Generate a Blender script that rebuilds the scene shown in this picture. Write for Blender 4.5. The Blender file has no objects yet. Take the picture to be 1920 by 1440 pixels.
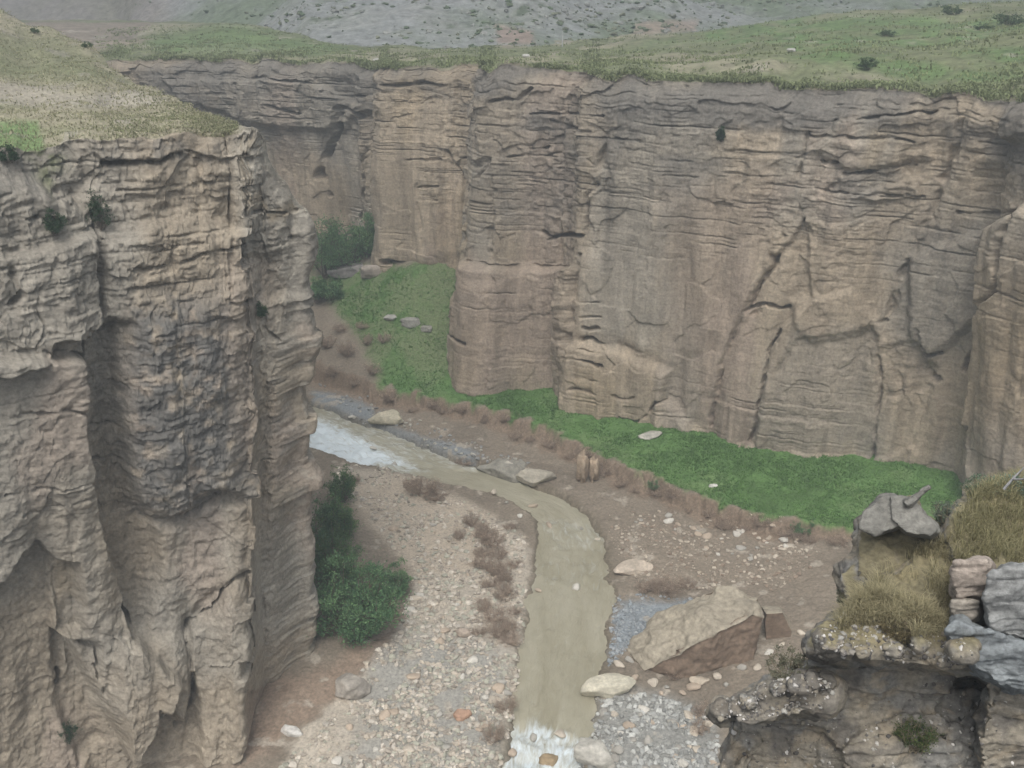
import bpy, bmesh, math, random
import numpy as np
from mathutils import Vector, Matrix, noise as mnoise

scene = bpy.context.scene
COL = scene.collection
rng = np.random.default_rng(7)
random.seed(7)
F = np.float32

# ------------------------------------------------------------------ camera model
PITCH = math.radians(22.0)
FPX = 1844.0
CP, SP = math.cos(PITCH), math.sin(PITCH)

def ray(px, py):
    xc = (px - 960.0) / FPX
    yc = (720.0 - py) / FPX
    return np.array([xc, CP + yc * SP, -SP + yc * CP])

def atY(px, py, Y):
    d = ray(px, py)
    return d * (Y / d[1])

def atZ(px, py, z):
    d = ray(px, py)
    return d * (z / d[2])

def proj(P):
    depth = P[..., 1] * CP - P[..., 2] * SP
    depth = np.where(depth < 0.5, 0.5, depth)
    up = P[..., 1] * SP + P[..., 2] * CP
    return 960 + FPX * P[..., 0] / depth, 720 - FPX * up / depth

# ------------------------------------------------------------------ noise
def _hash(ix, iy, iz, seed):
    h = (ix.astype(np.uint32) * np.uint32(374761393)) ^ (iy.astype(np.uint32) * np.uint32(668265263)) \
        ^ (iz.astype(np.uint32) * np.uint32(2147483647 - 1013904226)) ^ np.uint32((seed * 974634757 + 12345) & 0xffffffff)
    h = (h ^ (h >> np.uint32(13))) * np.uint32(1274126177)
    h = (h ^ (h >> np.uint32(16))) * np.uint32(2246822519)
    h = h ^ (h >> np.uint32(15))
    return h.astype(F) * F(2.0 / 4294967295.0) - F(1)

def vn(x, y, z, seed=0):
    x = np.asarray(x, F); y = np.asarray(y, F); z = np.asarray(z, F)
    x, y, z = np.broadcast_arrays(x, y, z)
    fx = np.floor(x); fy = np.floor(y); fz = np.floor(z)
    ix = fx.astype(np.int32); iy = fy.astype(np.int32); iz = fz.astype(np.int32)
    tx = x - fx; ty = y - fy; tz = z - fz
    tx = tx * tx * (3 - 2 * tx); ty = ty * ty * (3 - 2 * ty); tz = tz * tz * (3 - 2 * tz)
    r = 0
    for dx in (0, 1):
        wx = tx if dx else 1 - tx
        for dy in (0, 1):
            wy = ty if dy else 1 - ty
            for dz in (0, 1):
                wz = tz if dz else 1 - tz
                r = r + wx * wy * wz * _hash(ix + dx, iy + dy, iz + dz, seed)
    return r

def fbm(x, y, z, oct=4, seed=0, gain=0.5):
    a, s, n = 1.0, 0.0, 0.0
    f = 1.0
    for o in range(oct):
        s = s + a * vn(np.asarray(x) * f + 17.3 * o, np.asarray(y) * f - 5.1 * o, np.asarray(z) * f + 3.7 * o, seed + o)
        n += a; a *= gain; f *= 2.03
    return s / n * 1.5

def ridged(x, y, z, oct=4, seed=0):
    a, s, n, f = 1.0, 0.0, 0.0, 1.0
    for o in range(oct):
        s = s + a * (1 - np.abs(vn(np.asarray(x) * f + 9 * o, np.asarray(y) * f, np.asarray(z) * f, seed + o)))
        n += a; a *= 0.5; f *= 2.1
    return s / n

def worley2(u, v, seed=0):
    """2-D cells: (F1, F2, random value of the nearest cell)"""
    u = np.asarray(u, F); v = np.asarray(v, F)
    iu = np.floor(u).astype(np.int32); iv = np.floor(v).astype(np.int32)
    f1 = np.full(u.shape, 9, F); f2 = np.full(u.shape, 9, F); val = np.zeros(u.shape, F)
    z = np.zeros_like(iu)
    for du in (-1, 0, 1):
        for dv in (-1, 0, 1):
            a = iu + du; b = iv + dv
            cx = a + 0.5 + 0.42 * _hash(a, b, z, seed)
            cy = b + 0.5 + 0.42 * _hash(a, b, z + 1, seed)
            d = np.maximum(np.abs(u - cx), np.abs(v - cy)) * 0.7 + 0.3 * np.hypot(u - cx, v - cy)
            c = d < f1
            f2 = np.where(c, f1, np.minimum(f2, d))
            val = np.where(c, _hash(a, b, z + 2, seed), val)
            f1 = np.where(c, d, f1)
    return f1, f2, val

def facets(u, v, seed, tilt=1.0):
    """blocky fracture: every cell is a small plane of its own height and tilt"""
    u = np.asarray(u, F); v = np.asarray(v, F)
    iu = np.floor(u).astype(np.int32); iv = np.floor(v).astype(np.int32)
    best = np.full(u.shape, 9, F); out = np.zeros(u.shape, F); z = np.zeros_like(iu)
    for du in (-1, 0, 1):
        for dv in (-1, 0, 1):
            a = iu + du; b = iv + dv
            ex = u - (a + 0.5 + 0.46 * _hash(a, b, z, seed)); ey = v - (b + 0.5 + 0.46 * _hash(a, b, z + 1, seed))
            d = np.maximum(np.abs(ex), np.abs(ey)) + 0.25 * np.hypot(ex, ey)
            val = _hash(a, b, z + 2, seed) + tilt * (ex * _hash(a, b, z + 3, seed) + ey * _hash(a, b, z + 4, seed))
            c = d < best
            out = np.where(c, val, out); best = np.where(c, d, best)
    return out

def sstep(a, b, x):
    t = np.clip((x - a) / (b - a), 0, 1)
    return t * t * (3 - 2 * t)

def seg_dist(px, py, pts):
    d = np.full(px.shape, 1e9, F)
    for (x0, y0), (x1, y1) in zip(pts[:-1], pts[1:]):
        vx, vy = x1 - x0, y1 - y0
        L = vx * vx + vy * vy + 1e-9
        t = np.clip(((px - x0) * vx + (py - y0) * vy) / L, 0, 1)
        d = np.minimum(d, np.hypot(px - x0 - t * vx, py - y0 - t * vy))
    return d

def poly_sd(px, py, pts):
    """signed distance, positive inside"""
    pts = list(pts)
    d = seg_dist(px, py, pts + [pts[0]])
    ins = np.zeros(px.shape, bool)
    n = len(pts)
    for i in range(n):
        x0, y0 = pts[i]; x1, y1 = pts[(i + 1) % n]
        if y0 == y1: continue
        c = ((y0 > py) != (y1 > py)) & (px < (x1 - x0) * (py - y0) / (y1 - y0) + x0)
        ins ^= c
    return np.where(ins, d, -d)

class RBF:
    def __init__(self, pts):
        P = np.array(pts, float)
        self.c = P[:, :2]; n = len(P)
        K = self.phi(np.hypot(self.c[:, None, 0] - self.c[None, :, 0], self.c[:, None, 1] - self.c[None, :, 1])) + np.eye(n) * 2.0
        A = np.zeros((n + 3, n + 3)); A[:n, :n] = K
        A[:n, n] = 1; A[:n, n + 1:] = self.c; A[n:, :n] = A[:n, n:].T
        self.w = np.linalg.solve(A, np.concatenate([P[:, 2], np.zeros(3)]))
    @staticmethod
    def phi(r):
        return r * r * np.log(r + 1e-6)
    def __call__(self, x, y):
        x = np.asarray(x, float); y = np.asarray(y, float)
        r = self.w[-3] + self.w[-2] * x + self.w[-1] * y
        for (cx, cy), w in zip(self.c, self.w):
            r = r + w * self.phi(np.hypot(x - cx, y - cy))
        return r

# ------------------------------------------------------------------ mesh helpers
def new_mesh(name, V, faces, mat=None, col=None, smooth=True, parent=None, attrs=None):
    """faces: (n,3) or (n,4) int array"""
    me = bpy.data.meshes.new(name)
    V = np.asarray(V, F).reshape(-1, 3); faces = np.asarray(faces, np.int32)
    n, k = faces.shape
    me.vertices.add(len(V)); me.vertices.foreach_set('co', V.ravel())
    me.loops.add(n * k); me.loops.foreach_set('vertex_index', faces.ravel())
    me.polygons.add(n)
    me.polygons.foreach_set('loop_start', np.arange(0, n * k, k, dtype=np.int32))
    me.polygons.foreach_set('loop_total', np.full(n, k, np.int32))
    me.polygons.foreach_set('use_smooth', np.full(n, smooth, bool))
    me.update(calc_edges=True)
    if col is not None:
        add_col(me, col)
    for an, av in (attrs or {}).items():
        a = me.attributes.new(an, 'FLOAT', 'POINT'); a.data.foreach_set('value', np.asarray(av, F).ravel())
    if mat: me.materials.append(mat)
    o = bpy.data.objects.new(name, me); COL.objects.link(o)
    if parent: o.parent = parent
    return o

def add_col(me, col):
    c = np.ones((len(me.vertices), 4), F)
    c[:, :3] = np.asarray(col, F).reshape(-1, 3)
    a = me.attributes.new('Col', 'FLOAT_COLOR', 'POINT'); a.data.foreach_set('color', c.ravel())

def grid_faces(nr, nc, flip=False):
    i = np.arange((nr - 1))[:, None] * nc + np.arange(nc - 1)[None, :]
    i = i.ravel()
    f = np.stack([i, i + 1, i + nc + 1, i + nc], 1)
    return f[:, ::-1] if flip else f

def tag(o, label=None, cat=None, group=None, kind=None):
    if label: o['label'] = label
    if cat: o['category'] = cat
    if group: o['group'] = group
    if kind: o['kind'] = kind
    return o

def empty(name, loc=(0, 0, 0)):
    o = bpy.data.objects.new(name, None); COL.objects.link(o)
    o.location = [float(v) for v in loc]; o.empty_display_size = 0.3
    return o

def copy_tree(o):
    c = o.copy(); COL.objects.link(c)
    for ch in o.children:
        d = ch.copy(); COL.objects.link(d); d.parent = c
    return c

def lerp(a, b, t):
    return a + (b - a) * t

def mixc(c, new, m):
    return c + (np.asarray(new, F) - c) * m[..., None]

def hit(V, px, py, rad=9):
    """visible surface point of a displaced mesh under a photo pixel"""
    P = V.reshape(-1, 3)
    x, y = proj(P)
    for r in (rad, rad * 2, rad * 4, rad * 10):
        m = np.nonzero(np.hypot(x - px, y - py) < r)[0]
        if len(m): break
    d = np.linalg.norm(P[m], axis=1)
    near = m[d < d.min() + 1.2]
    k = near[np.argmin(np.hypot(x[near] - px, y[near] - py))]
    return P[k].astype(float)

# ------------------------------------------------------------------ materials
def nodes_of(name):
    m = bpy.data.materials.new(name); m.use_nodes = True
    nt = m.node_tree; nt.nodes.clear()
    out = nt.nodes.new('ShaderNodeOutputMaterial')
    return m, nt, out

def N(nt, t, **kw):
    n = nt.nodes.new(t)
    for k, v in kw.items():
        if k.startswith('i_'):
            n.inputs[k[2:].replace('_', ' ')].default_value = v
        else:
            setattr(n, k, v)
    return n

def ramp(nt, a, b, c0, c1):
    r = nt.nodes.new('ShaderNodeValToRGB')
    r.color_ramp.elements[0].position = a; r.color_ramp.elements[1].position = b
    r.color_ramp.elements[0].color = (c0, c0, c0, 1) if not isinstance(c0, tuple) else c0
    r.color_ramp.elements[1].color = (c1, c1, c1, 1) if not isinstance(c1, tuple) else c1
    return r

def mulc(nt, a, b):
    m = nt.nodes.new('ShaderNodeMix'); m.data_type = 'RGBA'; m.blend_type = 'MULTIPLY'
    m.inputs[0].default_value = 1.0
    nt.links.new(a, m.inputs[6]); nt.links.new(b, m.inputs[7])
    return m.outputs[2]

def terrain_mat(name, fine=6.0, strat=(0.35, 0.35, 5.0), lo=0.72, hi=1.28, slo=0.78, shi=1.18, bump=0.5, bdist=0.05, rough=0.95, attr=True, base=(0.3, 0.26, 0.2)):
    m, nt, out = nodes_of(name); L = nt.links.new
    bsdf = N(nt, 'ShaderNodeBsdfPrincipled', i_Roughness=rough)
    bsdf.inputs['Specular IOR Level'].default_value = 0.2
    tc = N(nt, 'ShaderNodeTexCoord')
    if attr:
        c = N(nt, 'ShaderNodeAttribute', attribute_name='Col').outputs['Color']
    else:
        rgb = N(nt, 'ShaderNodeRGB'); rgb.outputs[0].default_value = base + (1,); c = rgb.outputs[0]
    n1 = N(nt, 'ShaderNodeTexNoise', i_Scale=fine, i_Detail=8.0, i_Roughness=0.68); L(tc.outputs['Object'], n1.inputs['Vector'])
    r1 = ramp(nt, 0.3, 0.72, lo, hi); L(n1.outputs['Fac'], r1.inputs[0])
    c = mulc(nt, c, r1.outputs[0])
    hsum = n1.outputs['Fac']
    if strat:
        mp = N(nt, 'ShaderNodeMapping'); mp.inputs['Scale'].default_value = strat; L(tc.outputs['Object'], mp.inputs['Vector'])
        n2 = N(nt, 'ShaderNodeTexNoise', i_Scale=1.0, i_Detail=7.0, i_Roughness=0.66, i_Distortion=0.08); L(mp.outputs[0], n2.inputs['Vector'])
        r2 = ramp(nt, 0.32, 0.68, slo, shi); L(n2.outputs['Fac'], r2.inputs[0])
        c = mulc(nt, c, r2.outputs[0])
        ad = N(nt, 'ShaderNodeMath', operation='ADD'); L(hsum, ad.inputs[0]); L(n2.outputs['Fac'], ad.inputs[1]); hsum = ad.outputs[0]
    L(c, bsdf.inputs['Base Color'])
    b = N(nt, 'ShaderNodeBump', i_Strength=bump, i_Distance=bdist); L(hsum, b.inputs['Height']); L(b.outputs[0], bsdf.inputs['Normal'])
    L(bsdf.outputs[0], out.inputs[0])
    return m

def leaf_mat(name, trans=0.35):
    m, nt, out = nodes_of(name); L = nt.links.new
    c = N(nt, 'ShaderNodeAttribute', attribute_name='Col').outputs['Color']
    d = N(nt, 'ShaderNodeBsdfDiffuse'); t = N(nt, 'ShaderNodeBsdfTranslucent'); mx = N(nt, 'ShaderNodeMixShader'); mx.inputs[0].default_value = trans
    L(c, d.inputs['Color']); L(c, t.inputs['Color']); L(d.outputs[0], mx.inputs[1]); L(t.outputs[0], mx.inputs[2]); L(mx.outputs[0], out.inputs[0])
    return m

M_CLIFF = terrain_mat('sandstone', fine=6.5, strat=(0.8, 0.8, 3.5), lo=0.66, hi=1.34, slo=0.84, shi=1.14, bump=0.7, bdist=0.06)
M_GROUND = terrain_mat('ground', fine=7.0, strat=None, lo=0.6, hi=1.4, bump=0.8, bdist=0.05)
M_TURF = terrain_mat('turf', fine=1.6, strat=(0.15, 0.5, 0.5), lo=0.6, hi=1.4, bump=0.8, bdist=0.15)
M_HILL = terrain_mat('hillside', fine=0.9, strat=None, lo=0.55, hi=1.45, bump=0.8, bdist=0.4)
M_ROCK = terrain_mat('boulder_stone', fine=5.0, strat=(0.8, 0.8, 5.0), lo=0.7, hi=1.3, bump=0.6, bdist=0.04)
M_LEDGE = terrain_mat('ledge_stone', fine=14.0, strat=(2.0, 2.0, 9.0), lo=0.6, hi=1.4, bump=0.8, bdist=0.03)
M_STONE = terrain_mat('loose_stone', fine=9.0, strat=None, lo=0.75, hi=1.2, bump=0.4, bdist=0.03)
M_LEAF = leaf_mat('leaf')
M_STEM = terrain_mat('twig_bark', fine=25.0, strat=None, lo=0.7, hi=1.3, bump=0.3, bdist=0.01)
M_WOOD = terrain_mat('weathered_wood', fine=12.0, strat=(30.0, 30.0, 3.0), lo=0.7, hi=1.25, bump=0.8, bdist=0.012, attr=True)

TAN = np.array([0.322, 0.275, 0.212], F); GREY = np.array([0.275, 0.254, 0.216], F); PINK = np.array([0.308, 0.256, 0.209], F)
PAT = np.array([0.150, 0.144, 0.132], F); OCHRE = np.array([0.315, 0.258, 0.178], F); PALE = np.array([0.40, 0.365, 0.305], F)
GRASS = np.array([0.098, 0.190, 0.056], F); OLIVE = np.array([0.175, 0.190, 0.105], F); DRY = np.array([0.305, 0.280, 0.20], F)
SOIL = np.array([0.205, 0.172, 0.133], F); REDSOIL = np.array([0.265, 0.20, 0.15], F); GRAVEL = np.array([0.45, 0.40, 0.33], F)
GGREY = np.array([0.27, 0.27, 0.25], F); BLUEG = np.array([0.25, 0.28, 0.30], F)

# ------------------------------------------------------------------ cliffs
def loft_columns(cols, n):
    """cols: rim_px, rim_py, rim_Y, base_px, base_py, base_Y -> resampled rim and base lines"""
    R = np.array([atY(*c[:3]) for c in cols]); B = np.array([atY(*c[3:6]) for c in cols])
    s = np.concatenate([[0], np.cumsum(0.5 * np.linalg.norm(np.diff(R[:, :2], axis=0), axis=1) + 0.5 * np.linalg.norm(np.diff(B[:, :2], axis=0), axis=1))])
    t = np.linspace(0, s[-1], n)
    Ri = np.stack([np.interp(t, s, R[:, k]) for k in range(3)], 1)
    Bi = np.stack([np.interp(t, s, B[:, k]) for k in range(3)], 1)
    return t, Ri, Bi

def smooth1(A, w):
    k = np.exp(-0.5 * (np.arange(-3 * w, 3 * w + 1) / w) ** 2); k /= k.sum()
    P = np.concatenate([np.repeat(A[:1], 3 * w, 0), A, np.repeat(A[-1:], 3 * w, 0)])
    return np.stack([np.convolve(P[:, i], k, 'valid') for i in range(A.shape[1])], 1)

def bed_profile(zz, seed, thick):
    """hard and soft beds: value per bed plus a thin groove at each parting"""
    r = np.random.default_rng(seed)
    edges = [-40.0]
    while edges[-1] < 10: edges.append(edges[-1] + thick * (0.35 + 1.6 * r.random() ** 1.5))
    edges = np.array(edges); vals = r.random(len(edges)) * 2 - 1
    i = np.clip(np.searchsorted(edges, zz) - 1, 0, len(edges) - 2)
    lo = edges[i]; hi = edges[i + 1]
    d = np.minimum(zz - lo, hi - zz)
    soft = np.clip(d / 0.10, 0, 1)
    return vals[i] * (0.35 + 0.65 * soft), 1 - np.clip(d / 0.055, 0, 1), vals[i]

def wall_points(Ri, Bi, t, nr, below, e=1.0):
    v = np.linspace(-below, 1, nr)[:, None, None]
    P = Bi[None] + (Ri - Bi)[None] * v
    P[..., :2] = (Bi[None] + (Ri - Bi)[None] * (np.maximum(v, 0) ** e + np.minimum(v, 0)))[..., :2]
    tang = np.gradient(smooth1(0.5 * (Ri + Bi), 8), axis=0)
    nx, ny = tang[:, 1], -tang[:, 0]
    l = np.hypot(nx, ny) + 1e-9
    return P, np.stack([nx / l, ny / l, 0 * nx], 1), v[:, 0, 0]

def apply_features(px, py, blocks, cracks, d, warp_seed, wamp=7.0):
    wx = px + wamp * fbm(px / 34, py / 34, 0 * px, 5, warp_seed, 0.6)
    wy = py + wamp * fbm(px / 34, py / 34, 0 * px + 9, 5, warp_seed + 5, 0.6)
    for pts, off, soft in blocks:
        sd = poly_sd(wx, wy, pts)
        d = d + off * sstep(-soft * 0.5, soft, sd)
    cr = np.zeros(px.shape, F)
    gate = np.clip(0.62 + 0.9 * fbm(px / 22, py / 22, 0 * px + 3, 3, warp_seed + 11), 0.08, 1)
    for pts, w, dep in cracks:
        wv_ = w * (0.75 + 0.5 * vn(px / 16, py / 16, 0 * px, warp_seed + 9))
        k = np.clip(1.25 - seg_dist(wx, wy, pts) / wv_, 0, 1) ** 0.7 * gate
        d = d - dep * k
        cr = np.maximum(cr, k)
    return d, cr

# ---- far cliff
FAR = [(-150, 118, 100, 40, 430, 98), (230, 118, 93, 330, 440, 92), (450, 117, 90.5, 515, 450, 90), (580, 118, 89, 610, 470, 88),
       (660, 122, 87, 680, 480, 86), (700, 126, 85, 706, 488, 84), (714, 128, 80.5, 717, 490, 79.5), (800, 132, 79, 805, 497, 78),
       (884, 128, 78, 884, 515, 76.5), (903, 128, 73.5, 886, 715, 70), (912, 129, 72, 895, 725, 69), (1000, 130, 70.3, 975, 745, 68.3), (1075, 133, 69, 1045, 765, 67.3),
       (1098, 140, 66.5, 1056, 783, 64), (1112, 143, 65.5, 1078, 790, 63.4), (1250, 152, 64, 1200, 813, 62.4), (1400, 165, 62, 1320, 817, 60.8),
       (1550, 172, 60, 1430, 838, 58.8), (1750, 182, 57, 1630, 868, 55.8), (1850, 188, 55, 1720, 892, 53.8), (1905, 188, 53.5, 1785, 910, 52.6),
       (1925, 184, 51, 1825, 930, 50.4), (2100, 178, 48, 1960, 960, 47.3), (2400, 165, 42, 2200, 1000, 41.3)]
t, Ri, Bi = loft_columns(FAR, 1500)
Ri = smooth1(Ri, 5); Bi = smooth1(Bi, 5)
NRF = 470
P, Nn, v = wall_points(Ri, Bi, t, NRF, 0.14)
px, py = proj(P)
px = px.astype(F); py = py.astype(F)
U = np.broadcast_to(t[None, :], px.shape).astype(F); Z = P[..., 2].astype(F)
VV = np.broadcast_to(v[:, None], px.shape).astype(F)
dip = Z + 0.010 * U + 0.30 * fbm(U / 18, 0 * U, 0 * U, 2, 2) + 0.05 * fbm(U / 2.5, Z / 2.5, 0 * U, 3, 4)
sv1, gr1, id1 = bed_profile(dip, 3, 0.75)
sv2, gr2, id2 = bed_profile(dip + 0.05, 9, 0.26)
upper = sstep(0.38, 0.9, VV + 0.16 * fbm(U / 9, Z / 6, 0 * U, 3, 31))
patch = sstep(-0.1, 0.5, fbm(U / 7, Z / 5, 0 * U, 4, 21))
bedamp = np.clip(0.06 + 0.85 * upper + 0.55 * patch * (VV < 0.75), 0, 1.1)
d = 1.1 * fbm(U / 11, Z / 22, 0 * U, 3, 11) + 0.85 * fbm(U / 3.6, Z / 24, 0 * U, 4, 12) + 0.12 * fbm(U / 1.1, Z / 2.6, 0 * U, 4, 13)
brk = sstep(-0.35, 0.45, fbm(U / 4.5, Z / 1.2, 0 * U, 4, 43))
d = d + bedamp * brk * (0.08 * sv1 + 0.045 * sv2) - bedamp * (0.30 * gr1 * sstep(0.05, 0.45, fbm(U / 3, Z * 2, 0 * U, 3, 41)) + 0.14 * gr2 * sstep(0.15, 0.5, fbm(U / 2, Z * 3, 0 * U, 3, 42)))
# + 0.25 * vn(U, Z, 0 * U, 61), dip / 1.1 + 0.2 * vn(U / 2, Z, 0 * U, 62), 5)
wu = U + 0.25 * vn(U * 1.3, Z * 1.3, 0 * U, 61); wv = dip + 0.18 * vn(U, Z * 1.5, 0 * U, 62)
rgh = np.clip(0.10 + 0.5 * upper + 0.6 * sstep(0.0, 0.5, fbm(U / 5, Z / 7, 0 * U, 4, 63)), 0, 1)
d = d + (0.07 + 0.08 * upper) * facets(wu / 2.6, wv / (1.2 + 1.6 * (1 - upper)), 5) + rgh * (0.08 * facets(wu / 0.9, wv / 1.9, 6) * (1 - 0.6 * upper) + 0.075 * facets(wu / 1.1, wv / 0.38, 7) * (0.3 + 0.7 * upper) + 0.04 * facets(wu / 0.42, wv / 0.5, 8))
d = d + 0.16 * fbm(U * 1.6, Z / 5, 0 * U, 4, 15) + 0.07 * rgh * fbm(U * 2.6, Z * 3.2, 0 * U, 3, 14) - 0.18 * sstep(0.82, 0.95, ridged(U / 4.2, Z / 26, 0 * U, 2, 51)) * (0.4 + VV)
blocksF = [
    ([(1515, 400), (1530, 560), (1470, 610), (1440, 700), (1425, 830), (1325, 830), (1340, 740), (1365, 640), (1405, 560), (1450, 490)], -0.42, 8),
    ([(1500, 625), (1640, 612), (1650, 720), (1632, 868), (1440, 840), (1450, 700)], -0.25, 8),
    ([(1480, 560), (1600, 540), (1645, 600), (1640, 625), (1520, 640)], 0.30, 10),
    ([(1850, 440), (1925, 380), (2000, 420), (1990, 960), (1800, 940), (1810, 740), (1838, 600)], 0.9, 14),
    ([(1700, 480), (1840, 430), (1832, 600), (1730, 690), (1700, 620)], 0.55, 14),
    ([(1640, 650), (1720, 640), (1750, 700), (1700, 850), (1635, 870)], -0.25, 10),
    ([(1060, 640), (1140, 650), (1260, 690), (1250, 740), (1320, 812), (1200, 820), (1050, 790)], 0.65, 16),
    ([(1080, 480), (1330, 330), (1360, 620), (1260, 690), (1140, 640), (1070, 640)], 0.30, 26),
    ([(890, 488), (1075, 500), (1065, 640), (1050, 765), (885, 730), (870, 650)], 0.85, 12),
    ([(905, 520), (960, 520), (950, 740), (890, 730), (872, 650)], 0.35, 16),
    ([(720, 200), (850, 190), (880, 330), (885, 470), (800, 500), (720, 490)], 0.35, 24),
    ([(1600, 365), (1720, 330), (1725, 372), (1650, 380)], 0.35, 6), ([(1570, 225), (1730, 210), (1745, 300), (1600, 318), (1530, 280)], 0.30, 8),
    ([(1880, 190), (1930, 190), (1960, 290), (1905, 260)], 0.7, 10),
    ([(300, 150), (560, 140), (690, 200), (640, 250), (460, 230), (330, 190)], 0.55, 10),
    ([(440, 240), (520, 230), (545, 320), (520, 420), (450, 420)], -0.5, 14),
]
cracksF = [
    ([(1515, 405), (1475, 465), (1442, 512), (1412, 570), (1380, 622), (1352, 720), (1335, 795)], 3.5, 0.6),
    ([(1455, 470), (1475, 440), (1460, 480)], 9, 0.8),
    ([(1402, 578), (1440, 566), (1485, 572)], 5, 0.8), ([(1405, 600), (1425, 580)], 8, 0.6),
    ([(1470, 612), (1445, 650), (1440, 690), (1432, 745), (1420, 790), (1410, 822)], 4, 0.8),
    ([(1905, 395), (1858, 432), (1845, 500), (1838, 560), (1818, 650), (1806, 690)], 5, 0.9),
    ([(1912, 405), (1898, 440), (1886, 530), (1855, 585), (1825, 640), (1790, 700)], 5, 0.9), ([(1790, 398), (1880, 402), (1905, 395)], 4, 0.6),
    ([(1800, 220), (1790, 270), (1770, 320), (1740, 400), (1705, 480), (1680, 540), (1660, 600)], 9, 0.6),
    ([(1655, 603), (1664, 605)], 7, 0.9), ([(1725, 672), (1750, 668)], 6, 0.8), ([(1730, 705), (1742, 718)], 7, 0.8), ([(1715, 620), (1722, 650), (1740, 672)], 5, 0.5),
    ([(1640, 650), (1650, 712), (1640, 780), (1630, 865)], 4, 0.5), ([(1820, 800), (1812, 860), (1806, 930)], 5, 0.7),
    ([(1250, 742), (1232, 748), (1218, 772), (1195, 786), (1165, 780)], 4, 0.75),
    ([(1062, 668), (1085, 674), (1105, 674), (1128, 684)], 4, 0.95), ([(1090, 640), (1112, 636), (1135, 648)], 4, 0.9), ([(1092, 618), (1122, 618)], 4, 0.6), ([(1090, 598), (1126, 596)], 3.5, 0.4),
    ([(1090, 655), (1130, 660)], 3, 0.4), ([(1080, 705), (1122, 708)], 4, 0.5), ([(1075, 728), (1120, 735)], 4, 0.5), ([(1090, 570), (1125, 568)], 3, 0.4), ([(1175, 650), (1210, 656)], 4, 0.4),
    ([(1150, 740), (1180, 742), (1195, 735)], 3, 0.5), ([(1052, 786), (1110, 798), (1200, 815)], 4, 0.8),
    ([(1082, 480), (1078, 560), (1068, 640), (1058, 720)], 5, 0.6), ([(1020, 432), (1040, 446), (1088, 440)], 5, 0.7), ([(1030, 446), (1060, 442)], 4, 0.5),
    ([(890, 340), (888, 400), (893, 470)], 6, 0.7), ([(930, 330), (932, 400), (928, 470)], 5, 0.4), ([(905, 310), (925, 300), (910, 330)], 8, 0.5),
    ([(1570, 224), (1640, 222), (1730, 212), (1770, 212)], 3.5, 0.7), ([(1520, 250), (1640, 256), (1710, 265)], 3, 0.5), ([(1590, 325), (1660, 314), (1715, 310)], 4, 0.8), ([(1600, 360), (1690, 370), (1725, 370)], 3, 0.45),
    ([(1520, 350), (1600, 360)], 3, 0.5), ([(1520, 245), (1510, 300), (1500, 330)], 4, 0.4), ([(1545, 300), (1575, 300)], 4, 0.6),
    ([(1000, 275), (1025, 275)], 4, 0.9), ([(960, 290), (1050, 287)], 3, 0.5), ([(1000, 213), (1130, 214)], 3, 0.6), ([(1155, 258), (1200, 262)], 3, 0.7), ([(930, 190), (980, 185), (1000, 165)], 4, 0.7), ([(1040, 225), (1105, 245)], 4, 0.5),
    ([(722, 487), (755, 493), (790, 505)], 6, 1.6), ([(790, 505), (880, 520)], 4, 0.7),
    ([(640, 206), (628, 250), (612, 290), (600, 325)], 9, 1.8), ([(645, 203), (690, 218)], 5, 0.9), ([(610, 330), (614, 370)], 4, 0.8), ([(696, 215), (690, 300), (680, 380), (672, 410)], 6, 0.9),
    ([(470, 145), (560, 150), (590, 160)], 4, 0.8), ([(610, 175), (690, 182)], 4, 0.8), ([(500, 195), (570, 210)], 4, 0.6), ([(720, 158), (830, 160)], 4, 0.6),
    ([(785, 345), (790, 395), (800, 460)], 3, 0.2), ([(770, 300), (830, 296)], 3, 0.35), ([(790, 350), (825, 350)], 3, 0.35), ([(790, 372), (825, 372)], 3, 0.35),
    ([(1140, 260), (1120, 340), (1100, 370), (1098, 440)], 6, 0.5), ([(840, 280), (870, 330), (882, 400)], 4, 0.5), ([(900, 490), (1070, 500)], 3.5, 0.5), ([(885, 625), (900, 632)], 5, 0.6),
]
d, crF = apply_features(px, py, blocksF, cracksF, d, 71, 5.0)
d = d - 0.9 * sstep(0.93, 1.0, VV) ** 2
d = np.clip(d, -3.2, 2.6)
P = P + Nn[None] * d[..., None]
P[..., 2] += 0.35 * fbm(U / 1.6, 0 * U, 0 * U, 4, 81) * sstep(0.86, 1.0, VV)
# colour of the stone itself
c = np.broadcast_to(TAN, P.shape).astype(F)
c = mixc(c, GREY, sstep(-0.1, 0.5, fbm(U / 6, Z / 9, 0 * U, 4, 101)) * 0.9)
c = mixc(c, PINK, sstep(0.15, 0.6, fbm(U / 5, Z / 11, 0 * U + 4, 4, 102)) * 0.85)
c = mixc(c, OCHRE, sstep(0.35, 0.8, fbm(U / 4, Z / 9, 0 * U + 8, 4, 103)) * 0.5)
strk = fbm(U * 1.3, Z / 7, 0 * U, 4, 104)
c = c * (1 + 0.20 * strk[..., None] + 0.16 * fbm(U * 3.2, Z / 4, 0 * U, 4, 107)[..., None])
c = c * (1 + 0.14 * (id2 * bedamp)[..., None] + 0.10 * (id1 * bedamp)[..., None])
pat = sstep(0.62, 0.98, VV + 0.30 * fbm(U / 3.5, Z / 3.5, 0 * U, 4, 105)) * sstep(-0.35, 0.3, fbm(U / 4, Z / 2.2, 0 * U, 4, 106))
c = mixc(c, PAT, pat * 0.8)
def zone(pts, soft):
    return 0.75 * sstep(-1.5 * soft, 1.5 * soft, poly_sd(px + 22 * strk, py + 22 * strk, pts))
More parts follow.
